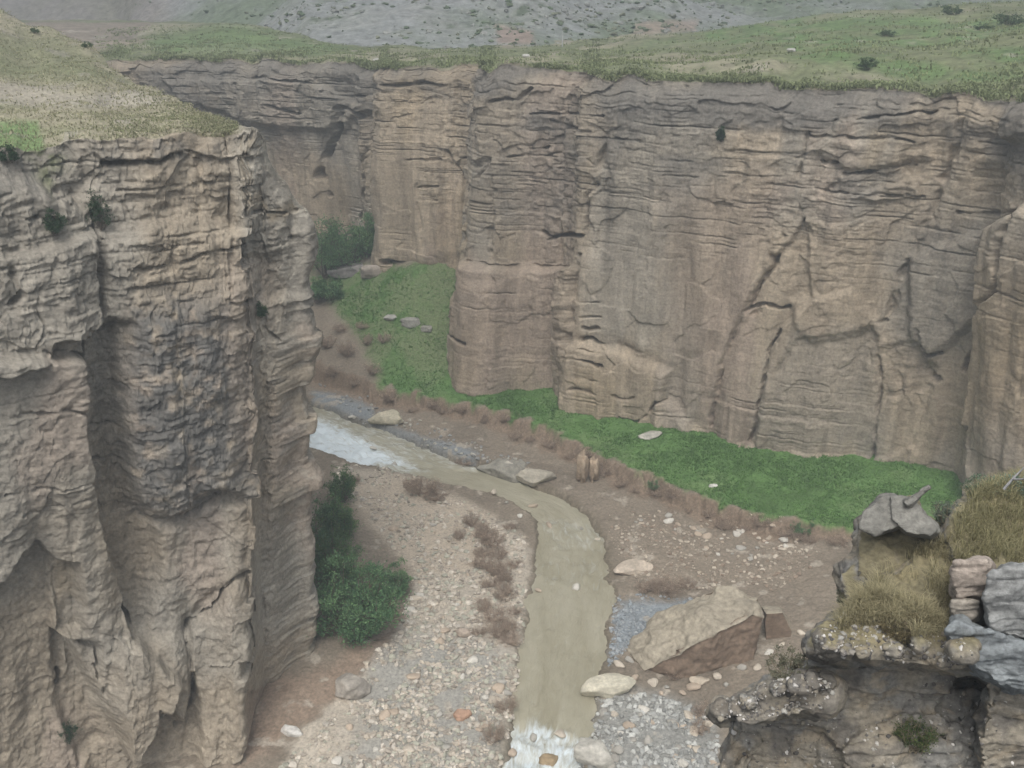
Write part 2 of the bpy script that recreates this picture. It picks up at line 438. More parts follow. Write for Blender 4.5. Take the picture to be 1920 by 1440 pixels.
c = mixc(c, PAT * 1.15, zone([(900, 160), (1150, 150), (1180, 240), (1130, 320), (1090, 440), (1000, 440), (920, 380), (890, 300)], 30) * 0.42)
c = mixc(c, PAT * 1.3, zone([(1160, 165), (1560, 190), (1540, 240), (1300, 260), (1180, 250)], 25) * 0.6)
c = mixc(c, PAT * 1.25, zone([(200, 118), (700, 130), (700, 270), (600, 300), (400, 270)], 25) * 0.55)
c = mixc(c, PINK * 0.95, zone([(895, 500), (1070, 510), (1060, 740), (890, 720)], 25) * 0.7)
c = mixc(c, PINK * 0.95, zone([(1250, 350), (1490, 340), (1400, 560), (1340, 800), (1250, 780), (1260, 600)], 35) * 0.7)
c = mixc(c, PINK * 0.75, zone([(1480, 330), (1500, 350), (1450, 420), (1430, 400)], 14) * 0.7)
c = mixc(c, PALE * 0.9, zone([(1110, 520), (1230, 500), (1220, 640), (1140, 640), (1100, 600)], 25) * 0.6)
c = mixc(c, PALE * 1.05, zone([(1188, 596), (1205, 598), (1212, 630), (1200, 640), (1186, 628)], 6) * 0.8)
c = mixc(c, GREY * 0.92, zone([(1480, 620), (1640, 615), (1640, 860), (1420, 835), (1430, 700)], 20) * 0.8)
c = mixc(c, GREY * 0.85, zone([(1660, 480), (1840, 420), (1810, 640), (1720, 700), (1650, 620)], 25) * 0.6)
c = mixc(c, OCHRE * 0.85, zone([(1830, 560), (1990, 500), (1960, 800), (1760, 800)], 30) * 0.6)
c = mixc(c, OCHRE * 0.85, zone([(1760, 800), (1820, 780), (1805, 930), (1750, 920)], 12) * 0.6)
c = mixc(c, SOIL * 1.2, zone([(1440, 840), (1720, 885), (1800, 930), (1600, 880)], 8) * 0.5)
c = np.clip(c * np.array([1.03, 1.0, 0.965], F), 0.03, 0.6)
far_V = P.copy()
far_cliff = new_mesh('far_cliff', P, grid_faces(NRF, len(t)), M_CLIFF, c)
tag(far_cliff, kind='structure')

# ---- plateau behind the far cliff (its first row is the cliff's top edge)
pl = []
for (a, b, Y) in [(-100, 85, 108), (150, 75, 110), (150, 45, 170), (250, 78, 115), (450, 100, 97), (450, 58, 122), (340, 60, 125), (620, 70, 125), (700, 95, 105), (850, 110, 90),
                  (1000, 103, 93), (950, 62, 138), (1100, 110, 86), (1300, 118, 74), (1250, 92, 92), (1400, 77, 96), (1500, 42, 112), (1600, 110, 68), (1900, 110, 63),
                  (1900, 22, 92), (1700, 22, 104), (1750, 70, 80), (1300, 66, 122), (2200, 60, 62), (2400, 10, 80)]:
    pl.append(atY(a, b, Y))
for cc in FAR[::2]:
    pl.append(atY(*cc[:3]) + np.array([0, 0.5, 0.3]))
for X in (-150, -60, 0, 60, 150):
    pl.append((X, 200, -9.0)); pl.append((X, 250, -11))
plateau_z = RBF(pl)
sub = slice(0, None, 2)
top = P[-1, sub]
dirs = top[:, :2] / np.linalg.norm(top[:, :2], axis=1)[:, None]
srow = np.concatenate([[0], np.geomspace(0.25, 150, 210)])
XY = top[None, :, :2] + dirs[None] * srow[:, None, None]
zp = plateau_z(XY[..., 0], XY[..., 1])
bl = sstep(0, 7, srow)[:, None]
zz = lerp(top[None, :, 2], zp, bl)
x_, y_ = XY[..., 0], XY[..., 1]
zz = zz + (0.35 * fbm(x_ / 4.0, y_ / 4.0, 0 * x_, 4, 201) + 0.5 * fbm(x_ / 15, y_ / 15, 0 * x_, 3, 202)) * sstep(0, 3, srow)[:, None]
zz = zz + 0.18 * sstep(0.0, 0.6, srow)[:, None]
PV = np.stack([x_, y_, zz], -1)
ppx, ppy = proj(PV)
n1 = fbm(x_ / 7, y_ / 7, 0 * x_, 5, 203); n2 = fbm(x_ / 1.8, y_ / 3, 0 * x_, 4, 204)
c = np.broadcast_to(OLIVE, PV.shape).astype(F)
c = mixc(c, DRY, sstep(-0.05, 0.5, n1 + 0.4 * n2) * 0.85)
def pz(pts, soft): return sstep(-soft, soft, poly_sd(ppx + 30 * n2, ppy + 8 * n1, pts))
c = mixc(c, GRASS * 0.8 + OLIVE * 0.25, pz([(1180, 95), (1300, 60), (1450, 30), (1650, 30), (2500, 40), (2500, 165), (1750, 160), (1500, 120), (1420, 84), (1250, 84)], 12) * sstep(-0.6, 0.5, n2 + 0.5 * n1) * 0.85)
c = mixc(c, GRASS * 0.8 + OLIVE * 0.3, pz([(290, 70), (420, 45), (600, 75), (700, 105), (300, 105)], 10) * 0.6)
c = mixc(c, PINK * 0.85, pz([(-300, 40), (270, 44), (280, 80), (170, 95), (-300, 90)], 6) * 0.9)
c = mixc(c, PINK, pz([(925, 45), (1000, 60), (1000, 82), (930, 82)], 5) * 0.9)
c = mixc(c, PINK * 1.1, pz([(1190, 40), (1300, 36), (1290, 60), (1190, 72)], 5) * 0.8)
c = mixc(c, SOIL * 0.9, sstep(1.6, 0.1, srow)[:, None] * sstep(-0.4, 0.4, n2) * 0.9)
c = mixc(c, PALE * 0.9, sstep(0.62, 0.8, n2) * 0.6)
plateau = new_mesh('plateau', PV, grid_faces(len(srow), PV.shape[1]), M_TURF, np.clip(c, 0.02, 0.6))
tag(plateau, kind='structure')
plateau_V = PV

# ---- hills beyond
hx = np.linspace(-1, 1, 760); hr = np.concatenate([np.geomspace(96, 330, 330), np.geomspace(334, 1100, 90)])
HA, HY = np.meshgrid(hx, hr); HX = HA * HY * 0.95
hcol = 960 + FPX * HX / (HY * 1.06)
TOE = np.interp(hcol + 60 * fbm(HX / 25, HY / 25, 0 * HX, 3, 300), [-600, 120, 270, 330, 560, 640, 960, 1060, 1250, 1420, 1700, 2500], [190, 186, 178, 160, 126, 108, 106, 112, 125, 122, 128, 128])
up = HY - TOE
grad = np.interp(hcol, [0, 250, 400, 900, 1300, 2000], [0.42, 0.42, 0.26, 0.22, 0.2, 0.2])
hz = -6.6 + np.where(up > 0, grad * up, 0.5 * up) * np.clip(1 - up / 2600, 0.3, 1)
ms = sstep(0, 25, up)
hz = hz + ms * ((3.6 + 3.5 * sstep(420, 250, hcol)) * (ridged(HX / 26 + 0.4 * vn(HX / 30, HY / 30, 0 * HX, 309), HY / 95, 0 * HX, 4, 302) - 0.62) * sstep(0, 80, up) + 1.6 * fbm(HX / 11, HY / 11, 0 * HX, 5, 303) + 0.5 * fbm(HX / 2.8, HY / 2.8, 0 * HX, 4, 306))
hz = hz - 0.8 * (1 - ms) * 0
HV = np.stack([HX, HY, hz], -1)
hpx, hpy = proj(HV)
n1 = fbm(HX / 20, HY / 20, 0 * HX, 5, 304); n2 = fbm(HX / 3.2, HY / 3.2, 0 * HX, 4, 305, 0.65)
c = np.broadcast_to(np.array([0.275, 0.285, 0.275], F), HV.shape).astype(F)
c = mixc(c, np.array([0.15, 0.19, 0.115]), sstep(-0.6, 0.3, n1 + 0.5 * n2) * 0.85)
c = mixc(c, np.array([0.315, 0.315, 0.30]), sstep(0.2, 0.6, n2 - 0.5 * n1) * 0.6)
c = mixc(c, np.array([0.075, 0.10, 0.055]), sstep(0.45, 0.75, n2 + 0.2 * n1) * 0.8)
c = mixc(c, np.array([0.24, 0.20, 0.175]), sstep(-40, 40, 320 - hpx) * 0.6)
def hz_(pts, soft): return sstep(-soft, soft, poly_sd(hpx + 10 * n2, hpy + 4 * n1, pts))
c = mixc(c, np.array([0.33, 0.25, 0.205]), hz_([(930, 45), (1000, 58), (1005, 82), (930, 80)], 5) * 0.85)
c = mixc(c, np.array([0.35, 0.27, 0.22]), hz_([(1190, 42), (1310, 36), (1300, 58), (1190, 72)], 5) * 0.75)
hills = new_mesh('hills', HV, grid_faces(len(hr), len(hx)), M_HILL, np.clip(c, 0.02, 0.6))
tag(hills, kind='structure')
hill_V = HV

# ---- near cliff: a free-standing mesa on the left, one closed loft: face, top, back
NEAR = [(-420, 300, 27.5, -250, 1700, 26), (-260, 292, 29.5, -100, 1650, 27.5), (0, 282, 32.2, 90, 1580, 29.2), (60, 292, 33, 140, 1560, 29.6), (150, 256, 34.5, 215, 1530, 30.4), (300, 252, 36, 335, 1480, 31.6),
        (425, 250, 37, 445, 1436, 32.3), (444, 250, 37.1, 468, 1410, 33.2), (476, 250, 37.3, 508, 1290, 37), (492, 264, 37.6, 532, 1278, 37.3), (498, 320, 37.7, 538, 1274, 37.5), (535, 348, 37.9, 566, 1265, 37.8),
        (541, 392, 38, 572, 1262, 37.9), (572, 404, 38.2, 584, 1256, 38.1), (580, 430, 38.4, 588, 1250, 38.3), (583, 470, 39, 591, 1248, 38.9)]
R0 = np.array([atY(*c[:3]) for c in NEAR])
t, Ri, Bi = loft_columns(NEAR, 900)
# denser columns towards the visible part are not needed: 900 columns over ~23 m
Ri = smooth1(Ri, 3); Bi = smooth1(Bi, 4)
NRN = 640
P, Nn, v = wall_points(Ri, Bi, t, NRN, 0.10, np.interp(proj(Ri)[0], [435, 482], [0.6, 1.0])[None, :, None])
px, py = proj(P); px = px.astype(F); py = py.astype(F)
U = np.broadcast_to(t[None, :], px.shape).astype(F); Z = P[..., 2].astype(F); VV = np.broadcast_to(v[:, None], px.shape).astype(F)
dip = Z - 0.03 * U + 0.20 * fbm(U / 9, 0 * U, 0 * U, 2, 402) + 0.04 * fbm(U / 1.5, Z / 1.5, 0 * U, 3, 404)
sv1, gr1, id1 = bed_profile(dip, 13, 0.6)
sv2, gr2, id2 = bed_profile(dip, 19, 0.2)
upper = sstep(0.55, 0.85, VV + 0.12 * fbm(U / 4, Z / 4, 0 * U, 3, 431))
smoothz = sstep(-30, 30, poly_sd(px, py, [(0, 650), (130, 650), (170, 950), (250, 980), (460, 930), (470, 1280), (300, 1500), (-300, 1500), (-300, 650)]))
bedamp = np.clip(0.30 + 0.5 * upper - 0.30 * smoothz, 0.05, 1)
d = 0.7 * fbm(U / 7, Z / 14, 0 * U, 3, 411) + 0.30 * fbm(U / 1.8, Z / 6, 0 * U, 4, 412) + 0.08 * fbm(U / 0.8, Z / 1.6, 0 * U, 4, 413)
brk = sstep(-0.3, 0.5, fbm(U / 2.5, Z / 0.8, 0 * U, 4, 443))
d = d + bedamp * brk * (0.05 * sv1 + 0.016 * sv2) - bedamp * (0.20 * gr1 * sstep(0.05, 0.45, fbm(U / 2, Z * 2, 0 * U, 3, 441)) + 0.09 * gr2 * sstep(0.15, 0.5, fbm(U / 1, Z * 3, 0 * U, 3, 442)))
# + 0.25 * vn(U * 1.5, Z * 1.5, 0 * U, 461), dip / 0.8 + 0.2 * vn(U, Z * 1.4, 0 * U, 462), 6)
wu = U + 0.15 * vn(U * 2, Z * 2, 0 * U, 461); wv = dip + 0.10 * vn(U * 1.5, Z * 2.2, 0 * U, 462)
d = d + (1 - 0.65 * smoothz) * (0.08 * facets(wu / 1.3, wv / 1.0, 16) + 0.055 * facets(wu / 0.5, wv / 0.8, 17) + 0.028 * facets(wu / 0.55, wv / 0.2, 18) + 0.03 * facets(wu / 0.22, wv / 0.26, 19)) + 0.05 * smoothz * facets(wu / 2.2, wv / 2.8, 20)
d = d + 0.09 * fbm(U * 2.2, Z / 3, 0 * U, 4, 416) * (1 - 0.4 * smoothz) + 0.06 * fbm(U * 3, Z * 3.4, 0 * U, 3, 414) + 0.02 * (1 - smoothz) * fbm(U * 1.5, Z * 5, 0 * U, 3, 415) + 0.22 * fbm(U / 1.5, Z / 12, 0 * U, 3, 417)
blocksN = [
    ([(-300, 430), (20, 470), (120, 440), (165, 425), (168, 590), (150, 622), (85, 628), (80, 655), (0, 690), (-300, 700)], 0.75, 10),
    ([(-300, 300), (40, 350), (120, 380), (165, 425), (120, 450), (0, 470), (-300, 470)], 0.25, 10),
    ([(-300, 640), (132, 655), (138, 800), (163, 930), (172, 960), (205, 1060), (240, 1170), (330, 1240), (300, 1330), (240, 1420), (180, 1300), (120, 1190), (95, 1180), (90, 1040), (60, 1000), (-300, 1500)], 0.85, 9),
    ([(140, 605), (205, 598), (225, 760), (245, 900), (290, 985), (300, 1060), (280, 1175), (238, 1170), (200, 1060), (165, 950), (135, 800)], -0.38, 12),
    ([(180, 430), (330, 400), (455, 430), (462, 930), (400, 905), (345, 948), (275, 962), (238, 930), (212, 760), (225, 600), (172, 590)], 0.65, 26),
    ([(230, 560), (440, 520), (450, 900), (340, 945), (260, 920)], 0.5, 50),
    ([(462, 550), (590, 550), (604, 900), (600, 1244), (480, 1278), (468, 1060), (462, 930)], 0.55, 14),
    ([(350, 1165), (395, 1120), (402, 1100), (450, 1062), (472, 1095), (468, 1200), (474, 1290), (470, 1420), (375, 1430), (365, 1290), (347, 1230)], 0.65, 12),
    ([(255, 968), (335, 968), (350, 935), (462, 932), (465, 1050), (400, 1098), (350, 1158), (343, 1220), (362, 1290), (340, 1345), (290, 1300), (270, 1175)], 0.30, 16),
    ([(200, 1180), (350, 1180), (362, 1290), (345, 1345), (300, 1300), (280, 1400), (235, 1400), (190, 1300)], 0.5, 14),
    ([(470, 1285), (610, 1250), (640, 1330), (470, 1420)], -1.0, 8),
    ([(88, 1035), (130, 1035), (152, 1178), (100, 1178)], -0.75, 10),
    ([(100, 1185), (170, 1190), (185, 1300), (200, 1400), (150, 1440), (110, 1330)], -0.55, 14),
    ([(155, 252), (470, 250), (470, 292), (340, 288), (190, 300)], 0.30, 6),
    ([(-200, 270), (150, 250), (180, 330), (150, 390), (60, 350), (-200, 340)], -0.6, 20),
    ([(470, 255), (500, 265), (520, 350), (545, 400), (530, 470), (440, 480), (430, 300)], 0.25, 10),
    ([(540, 400), (590, 405), (600, 445), (575, 460), (548, 440)], 0.5, 8),
    ([(462, 930), (600, 900), (602, 1100), (540, 1130), (470, 1060)], 0.18, 10),
]
cracksN = [
    ([(470, 1055), (440, 1066), (410, 1092), (398, 1125), (352, 1160), (346, 1210), (360, 1255), (363, 1300), (346, 1342), (330, 1352)], 5, 0.8),
    ([(452, 1066), (468, 1085), (474, 1120), (486, 1140)], 5, 0.7), ([(468, 1100), (474, 1200), (470, 1280)], 5, 0.6),
    ([(425, 250), (432, 400), (428, 560)], 4, 0.3), ([(428, 556), (475, 556)], 4, 0.4), ([(465, 255), (470, 340), (452, 440)], 5, 0.35),
    ([(165, 430), (167, 500), (168, 595)], 5, 0.9), ([(60, 640), (140, 655)], 4, 0.5), ([(145, 630), (136, 700), (142, 800), (168, 930), (180, 1000), (238, 1168)], 6, 0.9),
    ([(0, 770), (100, 745), (140, 755)], 4, 0.25), ([(0, 905), (160, 880)], 3, 0.15), ([(30, 945), (160, 905)], 3, 0.15), ([(150, 790), (215, 792)], 3, 0.3), ([(165, 855), (240, 860)], 4, 0.4),
    ([(345, 950), (390, 925), (440, 890)], 6, 0.5), ([(115, 1275), (116, 1305)], 6, 1.0), ([(120, 1195), (172, 1205), (185, 1290), (205, 1340)], 9, 0.5), ([(288, 1300), (290, 1345)], 6, 0.6),
    ([(190, 302), (260, 298), (340, 290)], 5, 0.6), ([(230, 495), (330, 480), (420, 460), (500, 450)], 4, 0.3), ([(240, 465), (400, 440)], 3, 0.2), ([(480, 850), (560, 830)], 3, 0.25), ([(540, 930), (548, 960)], 4, 0.4), ([(545, 938), (598, 912)], 4, 0.35),
    ([(480, 395), (545, 400)], 4, 0.5), ([(548, 445), (580, 450)], 5, 0.7), ([(170, 400), (168, 470), (165, 540)], 6, 0.5), ([(0, 400), (90, 405)], 4, 0.5), ([(0, 560), (30, 545), (10, 500)], 8, 0.4),
    ([(490, 560), (500, 600), (540, 640)], 5, 0.3), ([(490, 345), (490, 400), (500, 460)], 3, 0.25),
]
d, crN = apply_features(px, py, blocksN, cracksN, d, 471, 6.0)
edge = sstep(525, 562, px)
turn = sstep(400, 500, px)[..., None] * np.ones(3, F)
Nv_ = np.broadcast_to(Nn[None], P.shape) * (1 - turn) + np.array([0, -1.0, 0]) * turn
d = np.clip(d, -2.6, 2.2) * (1 - 0.8 * edge)
d = d - 0.35 * sstep(0.95, 1.0, VV)
face = P + Nv_ * d[..., None]
side = np.array([1.0, 0, 0])     # ragged right-hand edge
face = face + (side * (edge * (0.30 * fbm(Z * 0.9, U * 0.3, 0 * U, 5, 480) + 0.20 * facets(Z / 1.3, 0 * Z, 23) + 0.10 * fbm(Z / 5, 0 * Z, 0 * Z, 2, 481)))[..., None])
face[..., 0] += np.exp(-((px - 466) / 20) ** 2) * (0.34 * fbm(Z / 1.6, 0 * Z, 0 * Z, 4, 483) + 0.25 * facets(Z / 1.1, 0 * Z, 22))
face[..., 2] += 0.22 * fbm(U / 1.1, 0 * U, 0 * U, 4, 482) * sstep(0.9, 1.0, VV)
c = np.broadcast_to(TAN * 0.90, P.shape).astype(F)
c = mixc(c, GREY, sstep(-0.2, 0.5, fbm(U / 4, Z / 6, 0 * U, 4, 501)) * 0.9)
c = mixc(c, PINK, sstep(0.25, 0.7, fbm(U / 3, Z / 7, 0 * U + 4, 4, 502)) * 0.7)
strk = fbm(U * 1.6, Z / 3.5, 0 * U, 4, 504)
c = c * (1 + 0.16 * strk[..., None])
c = c * (1 + 0.14 * (id2 * bedamp)[..., None] + 0.08 * (id1 * bedamp)[..., None])
spk = fbm(U * 2.4, Z * 2.8, 0 * U, 4, 505)
c = mixc(c, PAT * 0.95, zone([(225, 560), (330, 540), (450, 560), (458, 900), (350, 945), (250, 950), (215, 850), (225, 700)], 35) * sstep(-0.9, 0.2, spk) * 1.3)
c = mixc(c, OLIVE * 0.8, zone([(20, 225), (125, 235), (122, 310), (85, 350), (50, 300)], 14) * sstep(-0.6, 0.2, spk) * 1.1)
c = mixc(c, PAT, zone([(470, 640), (580, 600), (590, 850), (520, 880), (475, 800)], 35) * sstep(-0.4, 0.6, spk) * 0.55)
c = mixc(c, PAT, zone([(160, 252), (440, 252), (420, 300), (180, 310)], 10) * sstep(-0.3, 0.4, spk) * 0.75)
c = mixc(c, PAT, zone([(-200, 270), (60, 290), (60, 350), (-200, 360)], 14) * 0.7)
c = mixc(c, OCHRE * 0.95, zone([(462, 270), (480, 270), (480, 380), (545, 370), (545, 395), (470, 395)], 8) * 0.8)
c = mixc(c, PINK * 1.02, zone([(425, 480), (500, 480), (490, 620), (470, 900), (430, 800)], 16) * 0.55)
c = mixc(c, PALE * 0.85, zone([(480, 590), (530, 620), (520, 690), (470, 660)], 12) * 0.6)
c = mixc(c, PALE * 0.85, zone([(360, 1130), (460, 1090), (465, 1240), (365, 1260)], 15) * 0.6)
c = mixc(c, OCHRE * 0.8, zone([(90, 1035), (130, 1040), (145, 1120), (100, 1120)], 10) * 0.7)
c = mixc(c, REDSOIL, zone([(465, 1285), (620, 1235), (650, 1420), (460, 1440)], 10) * 0.85)
c = mixc(c, PALE * 0.9, (edge * sstep(0.1, 0.5, spk)) * 0.5)
facecol = np.clip(c, 0.03, 0.6)
# top and back
cr_px = [-900, 0, 50, 110, 170, 230, 330, 400, 440, 472]; cr_py = [-40, 25, 56, 62, 84, 150, 190, 222, 238, 246]; cr_Y = [82, 68, 65, 63, 60, 51, 45, 41, 39.2, 38.6]
rim = face[-1]
rpx, rpy = proj(P[-1])
crest = np.zeros_like(rim)
for i, a in enumerate(rpx):
    if a < 472:
        crest[i] = atY(a, np.interp(a, cr_px, cr_py), np.interp(a, cr_px, cr_Y))
    else:
        crest[i] = rim[i] + np.array([-0.1, 0.8, -0.45])
crest = smooth1(crest, 5)
NT = 150
s = (np.linspace(0, 1, NT + 1)[1:] ** 1.25)[:, None, None]
rim_s = smooth1(rim, 22)
topP = rim_s[None] + (crest - rim_s)[None] * s + (rim - rim_s)[None] * np.exp(-s * 14)
tx, ty = topP[..., 0], topP[..., 1]
s2 = s[..., 0]
topP[..., 2] += (0.45 * fbm(tx / 5, ty / 5, 0 * tx, 3, 601) + 0.16 * fbm(tx / 1.3, ty / 1.3, 0 * tx, 4, 602)) * sstep(0, 0.15, s2) * np.clip((crest[:, 1] - rim[:, 1]) / 6, 0, 1)[None]
topP[..., 2] += 0.12 * sstep(0, 0.03, s2)
tpx, tpy = proj(topP)
n1 = fbm(tx / 4, ty / 4, 0 * tx, 4, 603); n2 = fbm(tx / 0.9, ty / 1.4, 0 * tx, 4, 604)
tc_ = np.broadcast_to(DRY * 0.95, topP.shape).astype(F)
tc_ = mixc(tc_, OLIVE, sstep(-0.1, 0.45, n1 + 0.3 * n2) * 0.6)
def tz(pts, soft): return sstep(-soft, soft, poly_sd(tpx + 20 * n2, tpy + 8 * n1, pts))
tc_ = mixc(tc_, PALE * 0.85, tz([(-300, 140), (30, 150), (150, 175), (290, 172), (330, 188), (200, 200), (100, 205), (-300, 190)], 8) * 0.75)
tc_ = mixc(tc_, PALE, tz([(200, 172), (285, 168), (290, 190), (215, 192)], 6) * 0.8)
tc_ = mixc(tc_, DRY * 1.0, tz([(-100, 205), (480, 215), (480, 245), (-100, 232)], 8) * 0.7)
tc_ = mixc(tc_, OLIVE * 0.9, tz([(-300, 60), (120, 70), (220, 150), (60, 150), (-300, 130)], 10) * 0.6)
tc_ = mixc(tc_, GRASS * 1.1, tz([(-200, 225), (60, 228), (110, 300), (-200, 280)], 8) * 0.7)
tc_ = mixc(tc_, GREY, sstep(0.5, 0.75, n2) * 0.6)
tc_ = mixc(tc_, GREY, sstep(430, 470, tpx) * 0.9)
NB = 60
sb = np.linspace(0, 1, NB + 1)[1:][:, None]
back = np.repeat(crest[None], NB, 0).copy()
dirs = crest[:, :2] / np.linalg.norm(crest[:, :2], axis=1)[:, None]
out_d = np.where(rpx < 472, 6.0, np.interp(rpx, [472, 580], [3.5, 1.6]))
back[..., :2] += dirs[None] * (out_d[None] * sb ** 1.3)[..., None]
back[..., 2] = lerp(crest[None, :, 2], -31.0, sb)
bx, bz = back[..., 0], back[..., 2]
wob = 0.6 * fbm(bx / 3, back[..., 1] / 3, bz / 4, 4, 605) * sstep(0, 0.1, sb)
back[..., 0] += dirs[None, :, 0] * wob; back[..., 1] += dirs[None, :, 1] * wob
back_depth = back[..., 1] * CP - back[..., 2] * SP      # the hidden side runs in under the overhanging corner
back[..., 0] = np.minimum(back[..., 0], (572 - 960) / FPX * back_depth)
bc = np.broadcast_to(GREY, back.shape).astype(F) * (1 + 0.25 * fbm(bx * 2, bz * 3, 0 * bx, 3, 606))[..., None]
V = np.concatenate([face, topP, back], 0); Cc = np.concatenate([facecol, np.clip(tc_, 0.02, 0.6), np.clip(bc, .03, .6)], 0)
# end cap: fold the last column onto the mid plane of the loft
last = V[:, -1].copy(); nface = NRN
zf = face[:, -1, 2]; yf = face[:, -1, 1]; xf = face[:, -1, 0]
ordr = np.argsort(zf)
bz_ = back[:, -1]; ob = np.argsort(bz_[:, 2])
ymid = 0.5 * (np.interp(last[:, 2], zf[ordr], yf[ordr]) + np.interp(last[:, 2], bz_[ob, 2], bz_[ob, 1]))
xmid = 0.5 * (np.interp(last[:, 2], zf[ordr], xf[ordr]) + np.interp(last[:, 2], bz_[ob, 2], bz_[ob, 0]))
cap = np.stack([xmid, ymid, last[:, 2]], -1)
V = np.concatenate([V, cap[:, None]], 1); Cc = np.concatenate([Cc, Cc[:, -1:]], 1)
near_cliff = new_mesh('near_cliff', V, grid_faces(V.shape[0], V.shape[1]), M_CLIFF, Cc)
tag(near_cliff, kind='structure')
near_face = face; near_top = topP

# ------------------------------------------------------------------ canyon floor
low = []
for a, b, z in [(480, 1330, -29.6), (560, 1400, -29.8), (600, 1270, -29.2), (650, 1190, -29.0), (640, 1000, -29.2), (650, 900, -29.4), (760, 1100, -29.55), (760, 950, -29.5), (800, 1300, -29.75), (700, 1420, -29.8),
                (900, 1050, -29.75), (900, 1400, -29.95), (960, 1300, -29.9), (560, 820, -29.2), (640, 740, -29.0), (760, 800, -29.1), (900, 850, -29.2), (1050, 910, -29.4),
                (1150, 960, -29.6), (1250, 1010, -29.7), (1350, 1040, -29.65), (1500, 1060, -29.4), (1250, 1150, -29.8), (1400, 1250, -29.5), (1500, 1200, -29.3), (1250, 1380, -29.85), (1150, 1300, -29.9), (1400, 1400, -29.4),
                (1650, 1050, -28.8), (1700, 1200, -28.2), (1600, 1440, -28.4), (300, 1600, -30), (900, 1600, -30.2), (1400, 1700, -29.8)]:
    low.append(atZ(a, b, z))
low += [(-40, 95, -27), (0, 110, -26), (-30, 75, -28.6), (40, 60, -28.8)]
low_z = RBF(low)
EDGE_PX = [(-400, 560, -27.0), (300, 600, -27.4), (520, 640, -27.6), (600, 690, -28.0), (700, 728, -28.25), (850, 753, -28.4), (1000, 797, -28.5), (1110, 838, -28.6), (1200, 888, -28.7), (1300, 925, -28.8), (1400, 962, -28.9), (1500, 985, -28.9), (1600, 988, -28.8), (1720, 990, -28.7), (2000, 1010, -28.5), (2400, 1040, -28.3)]
EDGE = np.array([atZ(a_, b_, z_ + 0.25) for a_, b_, z_ in EDGE_PX])
ben = [tuple(e) for e in EDGE]
for a, b, Y in [(620, 600, 76.5), (650, 530, 81), (560, 520, 84), (750, 512, 77.5), (870, 515, 76.2), (700, 600, 75), (850, 600, 73.6), (640, 660, 72.5), (720, 680, 71), (860, 690, 70.4), (800, 640, 72.2), (300, 500, 86)]:
    ben.append(tuple(atY(a, b, Y)))
for a, b, z in [(900, 745, -28.0), (1050, 783, -28.05), (1200, 816, -28.1), (1330, 818, -28.1), (1450, 842, -28.15), (1640, 872, -27.9), (1800, 918, -27.9), (1960, 965, -27.9), (2200, 1005, -27.8)]:
    p = atZ(a, b, z); ben.append(tuple(p)); ben.append((p[0] + 1.5, p[1] + 6, -26.5))
bench_z = RBF(ben)
RIV = [(470, 760, -29.35, 2.6), (560, 790, -29.4, 2.5), (640, 822, -29.5, 2.5), (760, 862, -29.6, 2.0), (880, 897, -29.75, 1.15), (960, 922, -29.85, 1.1), (1040, 955, -29.92, 1.25), (1076, 1010, -29.98, 1.75), (1080, 1070, -30.0, 2.0), (1066, 1150, -30.02, 2.0),
       (1057, 1230, -30.03, 1.95), (1046, 1310, -30.05, 1.85), (1030, 1380, -30.12, 1.75), (1018, 1440, -30.35, 1.75), (1000, 1560, -30.5, 1.8), (960, 1800, -30.6, 2.0)]
RC = np.array([list(atZ(a, b, z)) + [w] for a, b, z, w in RIV])
sR = np.concatenate([[0], np.cumsum(np.hypot(*np.diff(RC[:, :2], axis=0).T))])
sR_f = np.linspace(0, sR[-1], 420)
RF = np.stack([np.interp(sR_f, sR, RC[:, k]) for k in range(4)], 1)
RF = smooth1(RF, 9)

def river_rel(x, y):
    """distance to the river centre line, local water level and half width"""
    sh = x.shape; x = x.ravel(); y = y.ravel()
    best = np.full(x.shape, 1e9); zi = np.zeros(x.shape); wi = np.ones(x.shape)
    for (cx, cy, cz, cw) in RF[::3]:
        dd = (x - cx) ** 2 + (y - cy) ** 2
        m = dd < best
        best = np.where(m, dd, best); zi = np.where(m, cz, zi); wi = np.where(m, cw, wi)
    return np.sqrt(best).reshape(sh), zi.reshape(sh), wi.reshape(sh)

def edge_rel(x, y):
    d = seg_dist(x, y, [tuple(e[:2]) for e in EDGE])
    yy = np.interp(x, EDGE[:, 0], EDGE[:, 1])
    return np.where(y > yy, d, -d)

def floor_z(x, y):
    x = np.asarray(x, float); y = np.asarray(y, float)
    lo = low_z(x, y); be = np.minimum(bench_z(x, y) + 0.05, -19.8 - 0.05 * np.clip(y - 80, 0, None)); lo = np.minimum(lo, -26.5)
    e = edge_rel(x, y) + 0.7 * fbm(x / 1.5, y / 1.5, 0 * x, 5, 701, 0.6)
    z = lerp(lo, np.maximum(be, lo - 0.2), sstep(-0.5, 0.15, e))
    rr, rz, rw = river_rel(x, y)
    q = rr - rw + 0.5 * fbm(x / 2.2, y / 2.2, 0 * x, 5, 702, 0.65)
    ground = z + 0.10 * fbm(x / 1.5, y / 1.5, 0 * x, 4, 703) + 0.05 * fbm(x * 2.2, y * 2.2, 0 * x, 3, 704) + 0.3 * fbm(x / 6, y / 6, 0 * x, 3, 705) * sstep(1, 4, q)
    ground = np.maximum(ground, rz + 0.06 + 0.02 * np.clip(q, 0, 5))
    bed = rz - 0.35
    return lerp(bed, ground, sstep(-0.25, 0.35, q))

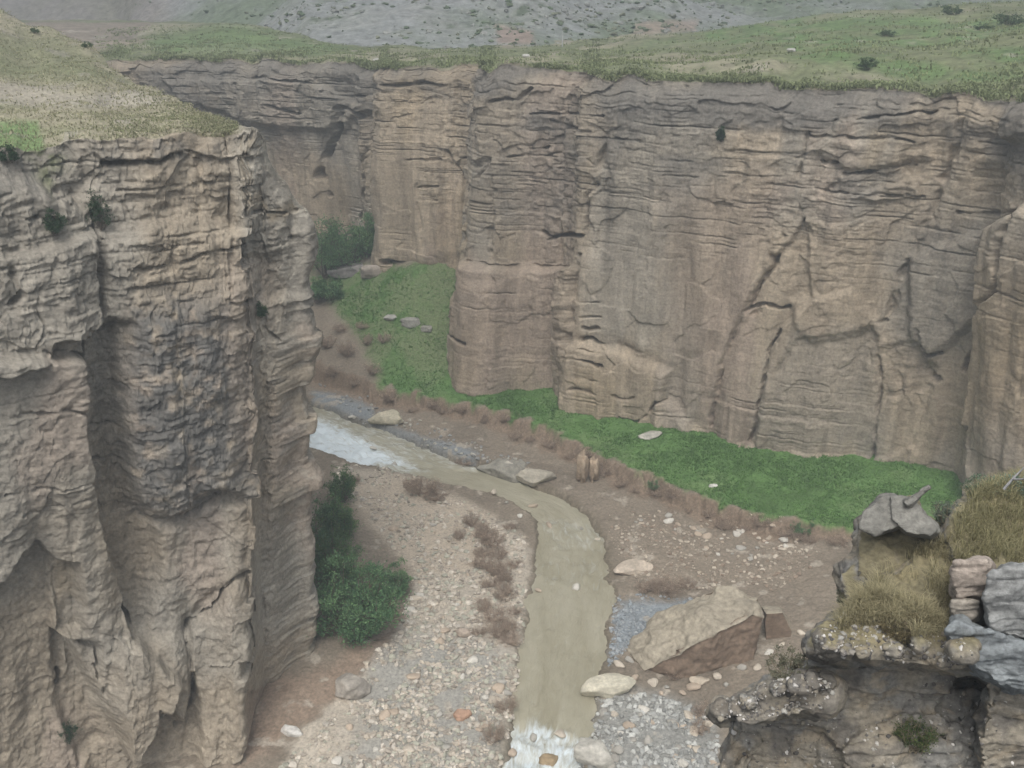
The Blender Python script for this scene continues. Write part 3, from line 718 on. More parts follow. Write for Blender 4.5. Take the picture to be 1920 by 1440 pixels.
gx = np.concatenate([np.linspace(-45, -16, 60)[:-1], np.linspace(-16, 27, 620), np.linspace(27, 60, 60)[1:]])
gy = np.concatenate([np.linspace(22, 31, 40)[:-1], np.linspace(31, 80, 760), np.linspace(80, 112, 60)[1:]])
GX, GY = np.meshgrid(gx, gy)
GZ = floor_z(GX, GY)
FV = np.stack([GX, GY, GZ], -1)
fpx, fpy = proj(FV)
e = edge_rel(GX, GY) + 0.7 * fbm(GX / 1.5, GY / 1.5, 0 * GX, 5, 701, 0.6)
n1 = fbm(GX / 3, GY / 3, 0 * GX, 4, 711); n2 = fbm(GX / 0.7, GY / 0.7, 0 * GX, 4, 712); n3 = fbm(GX * 2.5, GY * 2.5, 0 * GX, 3, 713)
wx = fpx + 16 * n1 + 10 * n2; wy = fpy + 9 * n1 + 6 * n2
def fz(pts, soft): return sstep(-soft, soft, poly_sd(wx, wy, pts))
c = np.broadcast_to(SOIL * 1.1, FV.shape).astype(F)
c = mixc(c, SOIL * 0.8, sstep(0.0, 0.5, n1) * 0.5)
lm = fz([(610, 875), (740, 885), (900, 955), (985, 1010), (985, 1120), (975, 1280), (930, 1500), (420, 1600), (560, 1400), (640, 1290), (740, 1200), (775, 1080), (660, 940)], 12)
c = mixc(c, GRAVEL, lm * 0.95)
c = mixc(c, np.array([0.43, 0.36, 0.28]), fz([(640, 900), (760, 890), (930, 970), (900, 1080), (780, 1080), (660, 960)], 18) * 0.7)
c = mixc(c, GGREY, fz([(700, 1190), (860, 1180), (960, 1230), (920, 1500), (600, 1500), (660, 1380)], 30) * 0.75)
c = mixc(c, GGREY, fz([(1100, 1300), (1230, 1300), (1340, 1340), (1340, 1500), (1100, 1500)], 20) * 0.9)
c = mixc(c, BLUEG, fz([(1160, 1125), (1300, 1128), (1310, 1160), (1180, 1195), (1140, 1230)], 10) * 0.9)
c = mixc(c, BLUEG * 0.9, fz([(590, 735), (690, 755), (700, 790), (900, 850), (900, 880), (780, 880), (590, 790)], 8) * 0.85)
c = mixc(c, REDSOIL, fz([(440, 1300), (600, 1250), (720, 1180), (760, 1120), (740, 1200), (650, 1280), (540, 1400), (440, 1440)], 16) * 0.85)
c = mixc(c, SOIL * 1.25, fz([(1140, 1010), (1560, 1000), (1600, 1120), (1450, 1100), (1200, 1090)], 20) * 0.6)
c = mixc(c, GRAVEL * 0.9, sstep(0.45, 0.7, n2) * (e < -0.8) * 0.7)
bank = sstep(-1.3, -0.5, e + 0.3 * n2) * sstep(0.3, 0.0, e)
c = mixc(c, np.array([0.222, 0.168, 0.122]), bank * 0.85)
gm = sstep(0.0, 0.45, e + 0.5 * n2) * sstep(-14, 14, poly_sd(wx, wy, [(600, 520), (720, 495), (900, 470), (1300, 700), (2200, 800), (2600, 1100), (1600, 1010), (1400, 985), (1200, 910), (1090, 840), (990, 810), (840, 765), (715, 735), (700, 655), (630, 585)]))
gcol = GRASS[None, None] * (1 + 0.25 * n1 + 0.2 * n2)[..., None]
gcol = mixc(gcol, OLIVE * 0.95, sstep(-30, 60, 700 - fpy + 40 * n1) * 0.6 * sstep(-0.7, 0.3, n2 + n1))
gcol = mixc(gcol, OLIVE * 0.85, sstep(0.1, 0.6, n1 + 0.4 * n2) * 0.3)
c = lerp(c, gcol, (gm * 0.95)[..., None])
wet = sstep(0.8, -0.2, river_rel(GX, GY)[0] - river_rel(GX, GY)[2])
c = mixc(c, np.array([0.15, 0.128, 0.09]), wet * 0.7)
floor = new_mesh('canyon_floor', FV, grid_faces(len(gy), len(gx)), M_GROUND, np.clip(c, 0.02, 0.6))
tag(floor, kind='structure')

# ------------------------------------------------------------------ river
mw, nt, out = nodes_of('muddy_water'); L = nt.links.new
bs = N(nt, 'ShaderNodeBsdfPrincipled', i_Roughness=0.12, i_IOR=1.33)
fo = N(nt, 'ShaderNodeAttribute', attribute_name='foam'); tc = N(nt, 'ShaderNodeTexCoord')
mp = N(nt, 'ShaderNodeMapping'); mp.inputs['Scale'].default_value = (1.0, 0.55, 1.0); L(tc.outputs['Object'], mp.inputs['Vector'])
au = N(nt, 'ShaderNodeAttribute', attribute_name='along'); av = N(nt, 'ShaderNodeAttribute', attribute_name='across')
cx_ = N(nt, 'ShaderNodeCombineXYZ'); L(au.outputs['Fac'], cx_.inputs[0]); L(av.outputs['Fac'], cx_.inputs[1])
mp.inputs['Scale'].default_value = (0.45, 1.5, 1.0); L(cx_.outputs[0], mp.inputs['Vector'])
nz = N(nt, 'ShaderNodeTexNoise', i_Scale=2.4, i_Detail=8.0, i_Roughness=0.72, i_Distortion=0.8); L(mp.outputs[0], nz.inputs['Vector'])
mu = N(nt, 'ShaderNodeMath', operation='MULTIPLY_ADD'); L(nz.outputs['Fac'], mu.inputs[0]); mu.inputs[1].default_value = 3.4; mu.inputs[2].default_value = -2.1
ad = N(nt, 'ShaderNodeMath', operation='ADD', use_clamp=True); L(mu.outputs[0], ad.inputs[0]); L(fo.outputs['Fac'], ad.inputs[1])
sc_ = N(nt, 'ShaderNodeMath', operation='MULTIPLY', use_clamp=True); L(ad.outputs[0], sc_.inputs[0]); L(fo.outputs['Fac'], sc_.inputs[1])
mixn = N(nt, 'ShaderNodeMix', data_type='RGBA'); L(sc_.outputs[0], mixn.inputs[0])
nl = N(nt, 'ShaderNodeTexNoise', i_Scale=0.5, i_Detail=5.0, i_Roughness=0.6, i_Distortion=0.5); L(mp.outputs[0], nl.inputs['Vector'])
rl = ramp(nt, 0.3, 0.7, (0.285, 0.262, 0.185, 1), (0.385, 0.36, 0.275, 1)); L(nl.outputs['Fac'], rl.inputs[0]); L(rl.outputs[0], mixn.inputs[6])
mixn.inputs[7].default_value = (0.68, 0.75, 0.78, 1)
L(mixn.outputs[2], bs.inputs['Base Color'])
rr_ = N(nt, 'ShaderNodeMath', operation='MULTIPLY_ADD'); L(sc_.outputs[0], rr_.inputs[0]); rr_.inputs[1].default_value = 0.5; rr_.inputs[2].default_value = 0.14; L(rr_.outputs[0], bs.inputs['Roughness'])
bu = N(nt, 'ShaderNodeBump', i_Strength=0.7, i_Distance=0.14); L(nz.outputs['Fac'], bu.inputs['Height']); L(bu.outputs[0], bs.inputs['Normal'])
L(bs.outputs[0], out.inputs[0])
na = 60
tg = np.gradient(RF[:, :2], axis=0); tg /= np.linalg.norm(tg, axis=1)[:, None]
perp = np.stack([tg[:, 1], -tg[:, 0]], 1)
aa = np.linspace(-1, 1, na)
RFd = np.repeat(RF, 1, 0)
WXY = RFd[:, None, :2] + perp[:, None] * (aa[None, :] * (RFd[:, 3:4] + 1.1))[..., None]
WZ = np.repeat(RFd[:, 2:3], na, 1)
wpx, wpy = proj(np.stack([WXY[..., 0], WXY[..., 1], WZ], -1))
wn = fbm(WXY[..., 0] / 0.9, WXY[..., 1] / 0.9, 0 * WZ, 4, 801)
def wz_(pts, soft): return sstep(-soft, soft, poly_sd(wpx + 14 * wn, wpy + 8 * wn, pts))
foam = 1.3 * wz_([(560, 765), (640, 795), (720, 838), (800, 885), (640, 890), (560, 885)], 26)
foam = np.maximum(foam, 0.6 * wz_([(600, 735), (700, 780), (900, 860), (900, 890), (740, 860), (600, 800)], 10))
foam = np.maximum(foam, 0.7 * wz_([(900, 930), (960, 940), (1000, 985), (960, 1000)], 12))
foam = np.maximum(foam, 0.5 * wz_([(1010, 960), (1130, 980), (1160, 1030), (1030, 1035)], 16))
foam = np.maximum(foam, 0.16 + 0 * wn)
foam = np.maximum(foam, 0.34 * wz_([(980, 1040), (1160, 1040), (1150, 1110), (980, 1110)], 12))
foam = np.maximum(foam, 1.0 * wz_([(930, 1370), (1000, 1350), (1060, 1370), (1130, 1400), (1130, 1500), (900, 1500)], 14))
WZ = WZ + 0.02 * wn + foam * (0.16 * fbm(WXY[..., 0] * 2, WXY[..., 1] * 2, 0 * WZ, 4, 802) + 0.03)
river = new_mesh('river', np.stack([WXY[..., 0], WXY[..., 1], WZ], -1), grid_faces(len(RF), na, True), mw, attrs={'foam': foam, 'along': np.repeat(sR_f[:, None], na, 1), 'across': aa[None, :] * (RFd[:, 3:4] + 1.1)})
tag(river, kind='structure')

# ------------------------------------------------------------------ rocks
def base_ico(sub):
    bm = bmesh.new(); bmesh.ops.create_icosphere(bm, subdivisions=sub, radius=1.0)
    V = np.array([v.co[:] for v in bm.verts]); Fc = np.array([[v.index for v in f.verts] for f in bm.faces]); bm.free()
    return V, Fc
ICO = {s_: base_ico(s_) for s_ in (1, 2, 3, 4, 5)}

def cut_rock(sub, seed, sx, sy, sz, rough=0.06, planes=11, rnd=0.25):
    """angular stone: a ball cut by random planes, then weathered"""
    r = np.random.default_rng(seed)
    V, Fc = ICO[sub]
    n = r.normal(size=(planes, 3)); n /= np.linalg.norm(n, axis=1)[:, None]
    n = np.concatenate([n, [[0, 0, 1.0], [0, 0, -1]]])
    dpl = np.concatenate([0.62 + 0.3 * r.random(planes), [0.7, 0.6]])
    q = dpl[None] / np.maximum(V @ n.T, 1e-3)
    R = np.minimum(q.min(1), 1.15)
    R = lerp(R, 0.85, rnd)
    R = R * (1 + rough * fbm(V[:, 0] * 2 + seed, V[:, 1] * 2, V[:, 2] * 2, 4, seed % 97) )
    W = V * R[:, None] * np.array([sx, sy, sz])
    return W, Fc

def stone_col(W, base, seed, amt=0.25):
    n = fbm(W[:, 0] * 1.3 + seed, W[:, 1] * 1.3, W[:, 2] * 1.3, 4, seed % 89)
    return np.clip(np.asarray(base)[None] * (1 + amt * n)[:, None], 0.02, 0.7)

def hull_rock(name, pts_list, voxel, mat, colf, amp=0.1, fscale=1.2, bed=0.0, seed=0):
    """union of convex pieces, remeshed into one solid and weathered"""
    bm = bmesh.new()
    for pts in pts_list:
        vs = [bm.verts.new([float(a) for a in p]) for p in pts]
        bmesh.ops.convex_hull(bm, input=vs)
    me = bpy.data.meshes.new(name + '_hull'); bm.to_mesh(me); bm.free()
    o = bpy.data.objects.new(name + '_hull', me); COL.objects.link(o)
    md = o.modifiers.new('r', 'REMESH'); md.mode = 'VOXEL'; md.voxel_size = voxel; md.adaptivity = 0
    dg = bpy.context.evaluated_depsgraph_get(); ev = o.evaluated_get(dg).to_mesh()
    nv = len(ev.vertices); V = np.zeros(nv * 3, F); ev.vertices.foreach_get('co', V); V = V.reshape(-1, 3)
    Nv = np.zeros(nv * 3, F); ev.vertices.foreach_get('normal', Nv); Nv = Nv.reshape(-1, 3)
    Fc = np.array([p.vertices[:] for p in ev.polygons if len(p.vertices) == 4], np.int32)
    o.to_mesh_clear if False else None
    bpy.data.objects.remove(o); bpy.data.meshes.remove(me)
    # relax hard hull edges a little
    acc = np.zeros_like(V); cnt = np.zeros(nv, F)
    for it in range(3):
        acc[:] = 0; cnt[:] = 0
        for a, b in ((0, 1), (1, 2), (2, 3), (3, 0)):
            np.add.at(acc, Fc[:, a], V[Fc[:, b]]); np.add.at(cnt, Fc[:, a], 1)
        V = lerp(V, acc / np.maximum(cnt, 1)[:, None], 0.5)
    f = 1.0 / fscale
    d = amp * (fbm(V[:, 0] * f, V[:, 1] * f, V[:, 2] * f, 5, seed) + 0.5 * (ridged(V[:, 0] * f * 1.7, V[:, 1] * f * 1.7, V[:, 2] * f * 1.7, 4, seed + 3) - 0.6))
    if bed:
        sv, gr, _ = bed_profile((V[:, 2] + 0.1 * fbm(V[:, 0], V[:, 1], V[:, 2], 3, seed + 8)) * 3.0 - 5, seed + 4, 0.5)
        d = d + bed * (sv * 0.6 - gr) * (1 - np.abs(Nv[:, 2]))
    V = V + Nv * d[:, None]
    ob = new_mesh(name, V, Fc, mat, colf(V, Nv))
    return ob, V, Nv

def prism(pixels, Yf, Yb, tilt=0.1):
    """front outline (leaning back by tilt metres per 100 px of height) and a smaller outline behind and below it"""
    ym = max(p[1] for p in pixels); cx = sum(p[0] for p in pixels) / len(pixels); cy = sum(p[1] for p in pixels) / len(pixels)
    a = [atY(x, y, Yf + tilt * (ym - y) / 100.0) for x, y in pixels]
    b = [atY(cx + (x - cx) * 0.93, cy + (y - cy) * 0.93, Yb + tilt * (ym - y) / 100.0) for x, y in pixels]
    return a + b

# big slab fallen beside the river
def gpt(px_, py_): return hit(FV, px_, py_)
g0 = gpt(1270, 1272); g1 = gpt(1425, 1235)
zb = -30.2
def above(p, h): return np.array([p[0], p[1], p[2] + h])
bA = gpt(1165, 1215); bB = gpt(1205, 1262); bC = gpt(1268, 1278); bD = gpt(1414, 1238)
slab_pts = [above(q, -0.4) for q in (bA, bB, bC, bD)] + [above(bA, 0.12), above(bB, 0.10)]
slab_pts += [atY(1274, 1224, bC[1] + 0.1), atY(1412, 1152, bD[1] + 0.05), atY(1432, 1160, bD[1] + 0.5)]
slab_pts += [atY(1235, 1150, bA[1] + 1.8), atY(1345, 1096, bD[1] + 2.3), atY(1425, 1114, bD[1] + 1.9)]
slab_pts += [np.array([slab_pts[-2][0], slab_pts[-2][1], -30.0]), np.array([slab_pts[-1][0], slab_pts[-1][1], -30.0])]
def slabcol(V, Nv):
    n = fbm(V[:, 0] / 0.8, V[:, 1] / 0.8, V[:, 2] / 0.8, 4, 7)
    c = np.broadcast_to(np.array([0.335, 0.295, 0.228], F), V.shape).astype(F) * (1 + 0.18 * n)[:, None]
    c = mixc(c, np.array([0.175, 0.125, 0.09]), sstep(0.55, 0.2, Nv[:, 2] + 0.1 * n) * 0.9)  # steep faces: brown stone, with their shade painted into the colour
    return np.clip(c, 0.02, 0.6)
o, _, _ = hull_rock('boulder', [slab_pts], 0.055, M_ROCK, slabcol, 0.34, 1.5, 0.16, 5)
tag(o, 'huge tilted tan slab with shade painted into its brown front face, right of the stream', 'boulder')
# block broken off at its right end
q0 = gpt(1450, 1200)
pts = [atY(1435, 1150, q0[1]), atY(1470, 1148, q0[1] + .1), atY(1487, 1185, q0[1] + .1), atY(1480, 1200, q0[1]), atY(1440, 1196, q0[1]), atY(1425, 1135, q0[1] + 1.0), atY(1460, 1136, q0[1] + 1.2), atY(1485, 1170, q0[1] + 1.0)]
pts += [p + np.array([0, 0, -0.7]) for p in pts[:5]]
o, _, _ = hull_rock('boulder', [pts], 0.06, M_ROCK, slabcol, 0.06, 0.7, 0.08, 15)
tag(o, 'brown angular block lying against the right end of the huge tilted slab', 'boulder')

def px_size(p, npx):
    return npx * (p[1] * CP - p[2] * SP) / FPX

BOULDERS = [  # px, py(base), width px, height px, flat, colour, label, name
    (1140, 1310, 124, 44, (0.50, 0.465, 0.37), 'long pale yellowish rock jutting into the muddy stream from the right bank'),
    (1005, 908, 66, 40, (0.36, 0.33, 0.27), 'rounded grey-tan boulder with a dark gap at its left, at the stream bend'),
    (945, 900, 90, 50, (0.28, 0.265, 0.225), 'broad low grey boulder at the stream bend, left of the rounded one'),
    (952, 878, 30, 18, (0.62, 0.58, 0.50), 'small whitish stone sitting on the broad low grey boulder at the bend'),
    (1112, 1430, 80, 56, (0.44, 0.42, 0.37), 'pale grey boulder at the right edge of the white rapids at the bottom'),
    (1026, 1440, 34, 40, (0.38, 0.29, 0.18), 'ochre stone standing in the white rapids at the bottom'),
    (657, 1305, 66, 56, (0.33, 0.30, 0.26), 'grey boulder on the gravel just right of the foot of the near cliff'),
    (545, 1378, 44, 20, (0.58, 0.56, 0.52), 'flat whitish stone on the reddish soil below the near cliff'),
    (725, 795, 60, 30, (0.46, 0.42, 0.32), 'cream rock on the bank above the white upstream rapids'),
    (655, 515, 70, 30, (0.27, 0.25, 0.24), 'grey boulder under the green thicket at the back of the canyon'),
    (700, 520, 44, 34, (0.31, 0.27, 0.23), 'tan leaning boulder at the foot of the back cliff beside its dark undercut'),
    (1337, 914, 15, 8, (0.62, 0.60, 0.55), 'small white stone on the edge of the green bench'),
    (1095, 1325, 40, 22, (0.30, 0.27, 0.21), 'brown stone at the waterline below the long pale yellowish rock'),
    (1315, 1282, 34, 15, (0.50, 0.43, 0.34), 'pale stone in front of the dark face of the huge tilted slab'),
    (870, 1195, 30, 20, (0.46, 0.38, 0.31), 'pinkish stone on the gravel bar below the dry brown shrubs'),
    (865, 1348, 36, 20, (0.42, 0.27, 0.19), 'reddish stone on the lower gravel bar'),
    (1190, 1075, 70, 20, (0.48, 0.41, 0.33), 'long pale ledge stone on the right bank across from the gravel bar'),
    (1220, 822, 40, 16, (0.42, 0.40, 0.35), 'pale rubble stone at the foot of the far cliff on the green bench'),
    (1060, 1110, 22, 8, (0.34, 0.33, 0.29), 'flat grey stone breaking the surface in mid-stream'),
    (770, 612, 46, 22, (0.30, 0.29, 0.26), 'grey boulder half buried in the green slope below the back cliff'),
    (735, 600, 26, 14, (0.36, 0.35, 0.32), 'smaller pale grey stone on the green slope left of the buried boulder'),
    (800, 622, 26, 16, (0.26, 0.25, 0.22), 'dark grey stone on the green slope right of the buried boulder'),
]
for i, (a, b, wpx_, hpx_, colr, lab) in enumerate(BOULDERS):
    p = gpt(a, b)
    w = px_size(p, wpx_) / 2; h = px_size(p, hpx_) / 2 * 1.1
    W, Fc = cut_rock(5 if wpx_ > 55 else 4, 40 + i * 7, w * 1.08, w * 0.34 if i == 0 else max(w * 0.6, h * .8), h, 0.10, 12, 0.08)
    o = new_mesh('boulder' if wpx_ > 32 else 'stone', W, Fc, M_ROCK, stone_col(W, colr, i), True)
    o.location = (p[0], p[1] + w * 0.3, p[2] + h * 0.45)
    o.rotation_euler = (random.uniform(-.12, .12), random.uniform(-.12, .12), random.uniform(-.4, .4))
    tag(o, lab, 'rock')
# rock on the long yellow boulder's right: earth pillars on the bank
for i, (a, b, w_, h_, lab) in enumerate([(1092, 905, 20, 72, 'narrow upright earth pillar on the stream bank, left one of a pair'), (1112, 905, 16, 62, 'narrow upright earth pillar on the stream bank, right one of a pair')]):
    p = gpt(a, b); w = px_size(p, w_) / 2; h = px_size(p, h_) / 2
    W, Fc = cut_rock(4, 300 + i, w * 1.25, w * 1.6, h * 1.15, 0.5, 14, 0.3)
    o = new_mesh('earth_pillar', W, Fc, M_ROCK, stone_col(W, (0.33, 0.26, 0.19), i), True)
    o.location = (p[0], p[1] + 0.2, p[2] + h * 0.75); o.rotation_euler = (0.08, 0.05 * (1 - 2 * i), 0.3 * i)
    tag(o, lab, 'earth pillar')

# counted stones of the gravel bars
STONE_PROTO = []
for k in range(8):
    W, Fc = cut_rock(3, 500 + k, 1.0, 0.8, 0.55, 0.12, 10, 0.2)
    STONE_PROTO.append((W, Fc))
tones = [(0.50, 0.44, 0.36), (0.36, 0.34, 0.30), (0.44, 0.36, 0.28), (0.56, 0.53, 0.47)]
protos = []
for k in range(8):
    W, Fc = STONE_PROTO[k]
    me_o = new_mesh('stone', W, Fc, M_STONE, stone_col(W, tones[k % 4], k), True)
    protos.append(me_o)
LAB = {'bar': ('weathered stone lying loose on the pale gravel bar left of the stream', 'stones on the left gravel bar'),
       'right': ('weathered stone lying loose on the grey gravel right of the stream', 'stones on the right gravel'),
       'bank': ('weathered stone lying along the brown foot of the grassy bench bank', 'stones along the bench bank')}
BAR = [(640, 900), (760, 895), (930, 1000), (960, 1120), (960, 1280), (900, 1430), (560, 1430), (720, 1220), (780, 1080)]
RGT = [(1110, 1330), (1230, 1310), (1340, 1350), (1340, 1435), (1130, 1435)]
BNK = [(1180, 960), (1300, 975), (1480, 1010), (1520, 1040), (1380, 1060), (1180, 1000)]
def sample_poly(poly, n):
    P_ = np.array(poly); out_ = []
    while len(out_) < n:
        x = rng.uniform(P_[:, 0].min(), P_[:, 0].max(), 400); y = rng.uniform(P_[:, 1].min(), P_[:, 1].max(), 400)
        m = poly_sd(x, y, poly) > 0
        out_ += list(zip(x[m], y[m]))
    return out_[:n]
first = [True] * 8
for key, poly, n in (('bar', BAR, 90), ('right', RGT, 40), ('bank', BNK, 40)):
    for (a, b) in sample_poly(poly, n):
        k = int(rng.integers(8))
        p = atZ(a, b, -29.75)
        z = float(floor_z(np.array([p[0]]), np.array([p[1]]))[0])
        rr0, rz0, rw0 = [float(q[0]) for q in river_rel(np.array([p[0]]), np.array([p[1]]))]
        o = protos[k] if first[k] else protos[k].copy()
        if not first[k]: COL.objects.link(o)
        first[k] = False
        s_ = 0.12 + 0.22 * rng.random() ** 2.2
        if rr0 < rw0 + 0.3: z = rz0
        o.location = (p[0], p[1], z + s_ * 0.12); o.scale = (s_, s_ * rng.uniform(.8, 1.2), s_ * rng.uniform(.7, 1.1)); o.rotation_euler = (rng.uniform(-.3, .3), rng.uniform(-.3, .3), rng.uniform(0, 6.28))
        tag(o, LAB[key][0], 'stone', LAB[key][1])
STR = [(925, 935), (950, 955), (975, 975), (1000, 950), (1030, 985), (1090, 990), (1120, 1010), (1010, 1105), (1080, 1100), (700, 850), (740, 880), (660, 800), (1000, 1375), (1080, 1395), (960, 1400), (1050, 1368)]
SLB = [(1190, 1275), (1225, 1282), (1250, 1290), (1300, 1290), (1345, 1275), (1390, 1262), (1440, 1232), (1465, 1222), (1160, 1250), (1500, 1205), (1420, 1262), (1280, 1300), (1180, 1240), (1240, 1300), (1360, 1292), (1150, 1275)]
for pts_, lb_, gr_, smin, smax_ in ((STR, 'stone breaking the water in a riffle of the muddy stream', 'stones in the riffles', .14, .36), (SLB, 'broken stone lying at the foot of the huge tilted slab', 'rubble round the huge slab', .10, .34)):
    for (a, b) in pts_:
        p = atZ(a, b, -29.9); k = int(rng.integers(8))
        o = protos[k].copy(); COL.objects.link(o)
        zf = float(floor_z(np.array([p[0]]), np.array([p[1]]))[0]); rr0, rz0, rw0 = [float(q[0]) for q in river_rel(np.array([p[0]]), np.array([p[1]]))]
        s_ = rng.uniform(smin, smax_)
        o.location = (p[0], p[1], (max(zf, rz0) if pts_ is STR else zf) + 0.05); o.scale = (s_, s_ * rng.uniform(.7, 1.2), s_ * rng.uniform(.7, 1.1)); o.rotation_euler = (rng.uniform(-.4, .4), rng.uniform(-.4, .4), rng.uniform(0, 6.28))
        tag(o, lb_, 'stone', gr_)
for k in range(8):
    if first[k]: bpy.data.objects.remove(protos[k])

def scatter_mesh(name, pos, sizes, sub, mat, cols, flat=0.6, seed=0, smooth=False):
    """thousands of small stones as one mesh"""
    r = np.random.default_rng(seed)
    V0, F0 = ICO[sub]
    n = len(pos); k = len(V0)
    A = r.normal(size=(n, 3, 3)); Q, _ = np.linalg.qr(A)
    jit = 1 + 0.28 * r.normal(size=(n, k, 1)).clip(-1, 1)
    S = np.stack([np.ones(n), r.uniform(.6, 1, n), r.uniform(.45, .9, n)], 1)
    W = (V0[None] * jit * S[:, None]) @ np.transpose(Q, (0, 2, 1))
    W[..., 2] *= flat
    W = W * sizes[:, None, None] + pos[:, None]
    Fc = (F0[None] + (np.arange(n) * k)[:, None, None]).reshape(-1, 3)
    C_ = np.repeat(cols[:, None], k, 1)
    return new_mesh(name, W.reshape(-1, 3), Fc, mat, C_.reshape(-1, 3), smooth)

gp, gs, gc = [], [], []
BAR2 = [(620, 880), (740, 885), (900, 955), (985, 1010), (985, 1120), (975, 1280), (930, 1470), (480, 1470), (600, 1380), (660, 1290), (740, 1210), (775, 1080), (660, 940)]
for poly, n, smax, pal in ((BAR2, 15000, 0.11, [(0.48, 0.42, 0.345), (0.40, 0.39, 0.32), (0.55, 0.50, 0.43), (0.34, 0.30, 0.25)]),
                     ([(1090, 1300), (1230, 1295), (1345, 1340), (1345, 1470), (1090, 1470)], 4500, 0.11, [(0.36, 0.36, 0.34), (0.28, 0.28, 0.26), (0.46, 0.46, 0.43)]),
                     ([(1150, 1110), (1310, 1120), (1320, 1160), (1190, 1200), (1140, 1250)], 1800, 0.08, [(0.29, 0.32, 0.34), (0.35, 0.37, 0.38), (0.24, 0.26, 0.27)]),
                     ([(1130, 960), (1300, 965), (1480, 1005), (1560, 1050), (1460, 1110), (1200, 1100), (1150, 1030)], 2200, 0.09, [(0.40, 0.34, 0.27), (0.27, 0.21, 0.16), (0.5, 0.44, 0.36)]),
                     ([(600, 740), (700, 770), (900, 850), (1000, 880), (940, 910), (760, 890), (700, 830)], 1200, 0.12, [(0.30, 0.31, 0.31), (0.24, 0.24, 0.23), (0.4, 0.38, 0.33)])):
    pts = np.array(sample_poly(poly, n))
    D = np.array([atZ(a, b, -29.75) for a, b in pts])
    D[:, 2] = floor_z(D[:, 0], D[:, 1])
    rr0, rz0, rw0 = river_rel(D[:, 0], D[:, 1])
    ok = rr0 > rw0 - 0.25
    D = D[ok]
    cl = fbm(D[:, 0] / 1.2, D[:, 1] / 1.2, 0 * D[:, 0], 3, 77)
    D = D[cl > -0.25 + 0.5 * (rng.random(len(cl)) - .5)]
    m = len(D)
    gp.append(D); gs.append(0.02 + 1.6 * smax * rng.random(m) ** 3.5)
    pal = np.array(pal); gc.append(pal[rng.integers(len(pal), size=m)] * rng.uniform(.8, 1.15, (m, 1)))
gp = np.concatenate(gp); gs = np.concatenate(gs); gc = np.concatenate(gc)
gp[:, 2] += gs * 0.2
o = scatter_mesh('gravel', gp, gs, 1, M_STONE, gc, 0.7, 3)
tag(o, 'pale and grey river gravel spread along both sides of the stream', 'gravel', kind='stuff')

# ------------------------------------------------------------------ foreground outcrop
def outcol(V, Nv):
    n = fbm(V[:, 0] * 1.5, V[:, 1] * 1.5, V[:, 2] * 1.5, 4, 31); n2 = fbm(V[:, 0] * 5, V[:, 1] * 5, V[:, 2] * 7, 4, 32)
    x, y = proj(V)
    c = np.broadcast_to(np.array([0.25, 0.225, 0.18], F), V.shape).astype(F)
    c = mixc(c, np.array([0.20, 0.20, 0.19]), sstep(-0.2, 0.4, n) * 0.8)
    c = mixc(c, np.array([0.30, 0.25, 0.18]), sstep(0.1, 0.5, n2) * 0.6)
    c = mixc(c, np.array([0.11, 0.105, 0.10]), sstep(-0.1, 0.4, fbm(V[:, 0] * 2.5, V[:, 1] * 2.5, V[:, 2] * 2.5, 4, 33)) * 0.6)
    c = mixc(c, np.array([0.205, 0.18, 0.10]), sstep(0.55, 0.85, Nv[:, 2]) * sstep(-20, 20, 1215 - y) * 0.8)
    return np.clip(c, 0.02, 0.6)
pieces = [
    prism([(1375, 1345), (1560, 1335), (1700, 1300), (1760, 1300), (1850, 1296), (1960, 1300), (2050, 1700), (1340, 1700), (1350, 1450)], 10.05, 13, 0.12),
    prism([(1345, 1340), (1370, 1318), (1420, 1290), (1500, 1262), (1575, 1285), (1570, 1322), (1480, 1340), (1400, 1352)], 9.15, 11.5, 0.7),
    prism([(1430, 1300), (1510, 1245), (1640, 1200), (1800, 1235), (1760, 1330), (1560, 1365), (1440, 1350)], 10.3, 13, 0.2),
    prism([(1720, 1215), (1900, 1215), (1900, 1330), (1720, 1330)], 11.0, 13.5, 0.2),
    prism([(1512, 1217), (1528, 1192), (1580, 1145), (1630, 1125), (1700, 1150), (1780, 1180), (1835, 1225), (1830, 1252), (1760, 1252), (1690, 1240), (1600, 1224), (1540, 1230)], 9.5, 12, 0.65),
    prism([(1560, 1190), (1600, 1135), (1650, 1085), (1720, 1045), (1780, 1010), (1840, 1030), (1840, 1200), (1700, 1200), (1640, 1175)], 10.0, 13, 0.75),
    prism([(1790, 1200), (1990, 1190), (1990, 1300), (1860, 1285), (1800, 1255)], 9.6, 12, 0.2),
    prism([(1770, 1010), (1800, 950), (1860, 918), (1930, 895), (2080, 870), (2080, 1090), (1800, 1075)], 10.6, 13.5, 0.8),
    prism([(1604, 1040), (1612, 985), (1636, 946), (1680, 930), (1718, 946), (1744, 985), (1730, 1070), (1640, 1095), (1606, 1080)], 11.1, 13, 0.6),
    prism([(1680, 1000), (1715, 968), (1775, 1000), (1800, 1060), (1760, 1090), (1690, 1090)], 11.1, 13.5, 0.6),
    prism([(1575, 1075), (1610, 1040), (1680, 1050), (1670, 1120), (1590, 1130)], 10.9, 13, 0.7),
    prism([(1850, 1290), (1990, 1290), (2050, 1650), (1860, 1650), (1840, 1400)], 9.3, 12, 0.1),
    prism([(1580, 1400), (1720, 1380), (1860, 1420), (1880, 1700), (1560, 1700)], 9.4, 12, 0.2),
]
orr = np.random.default_rng(88)
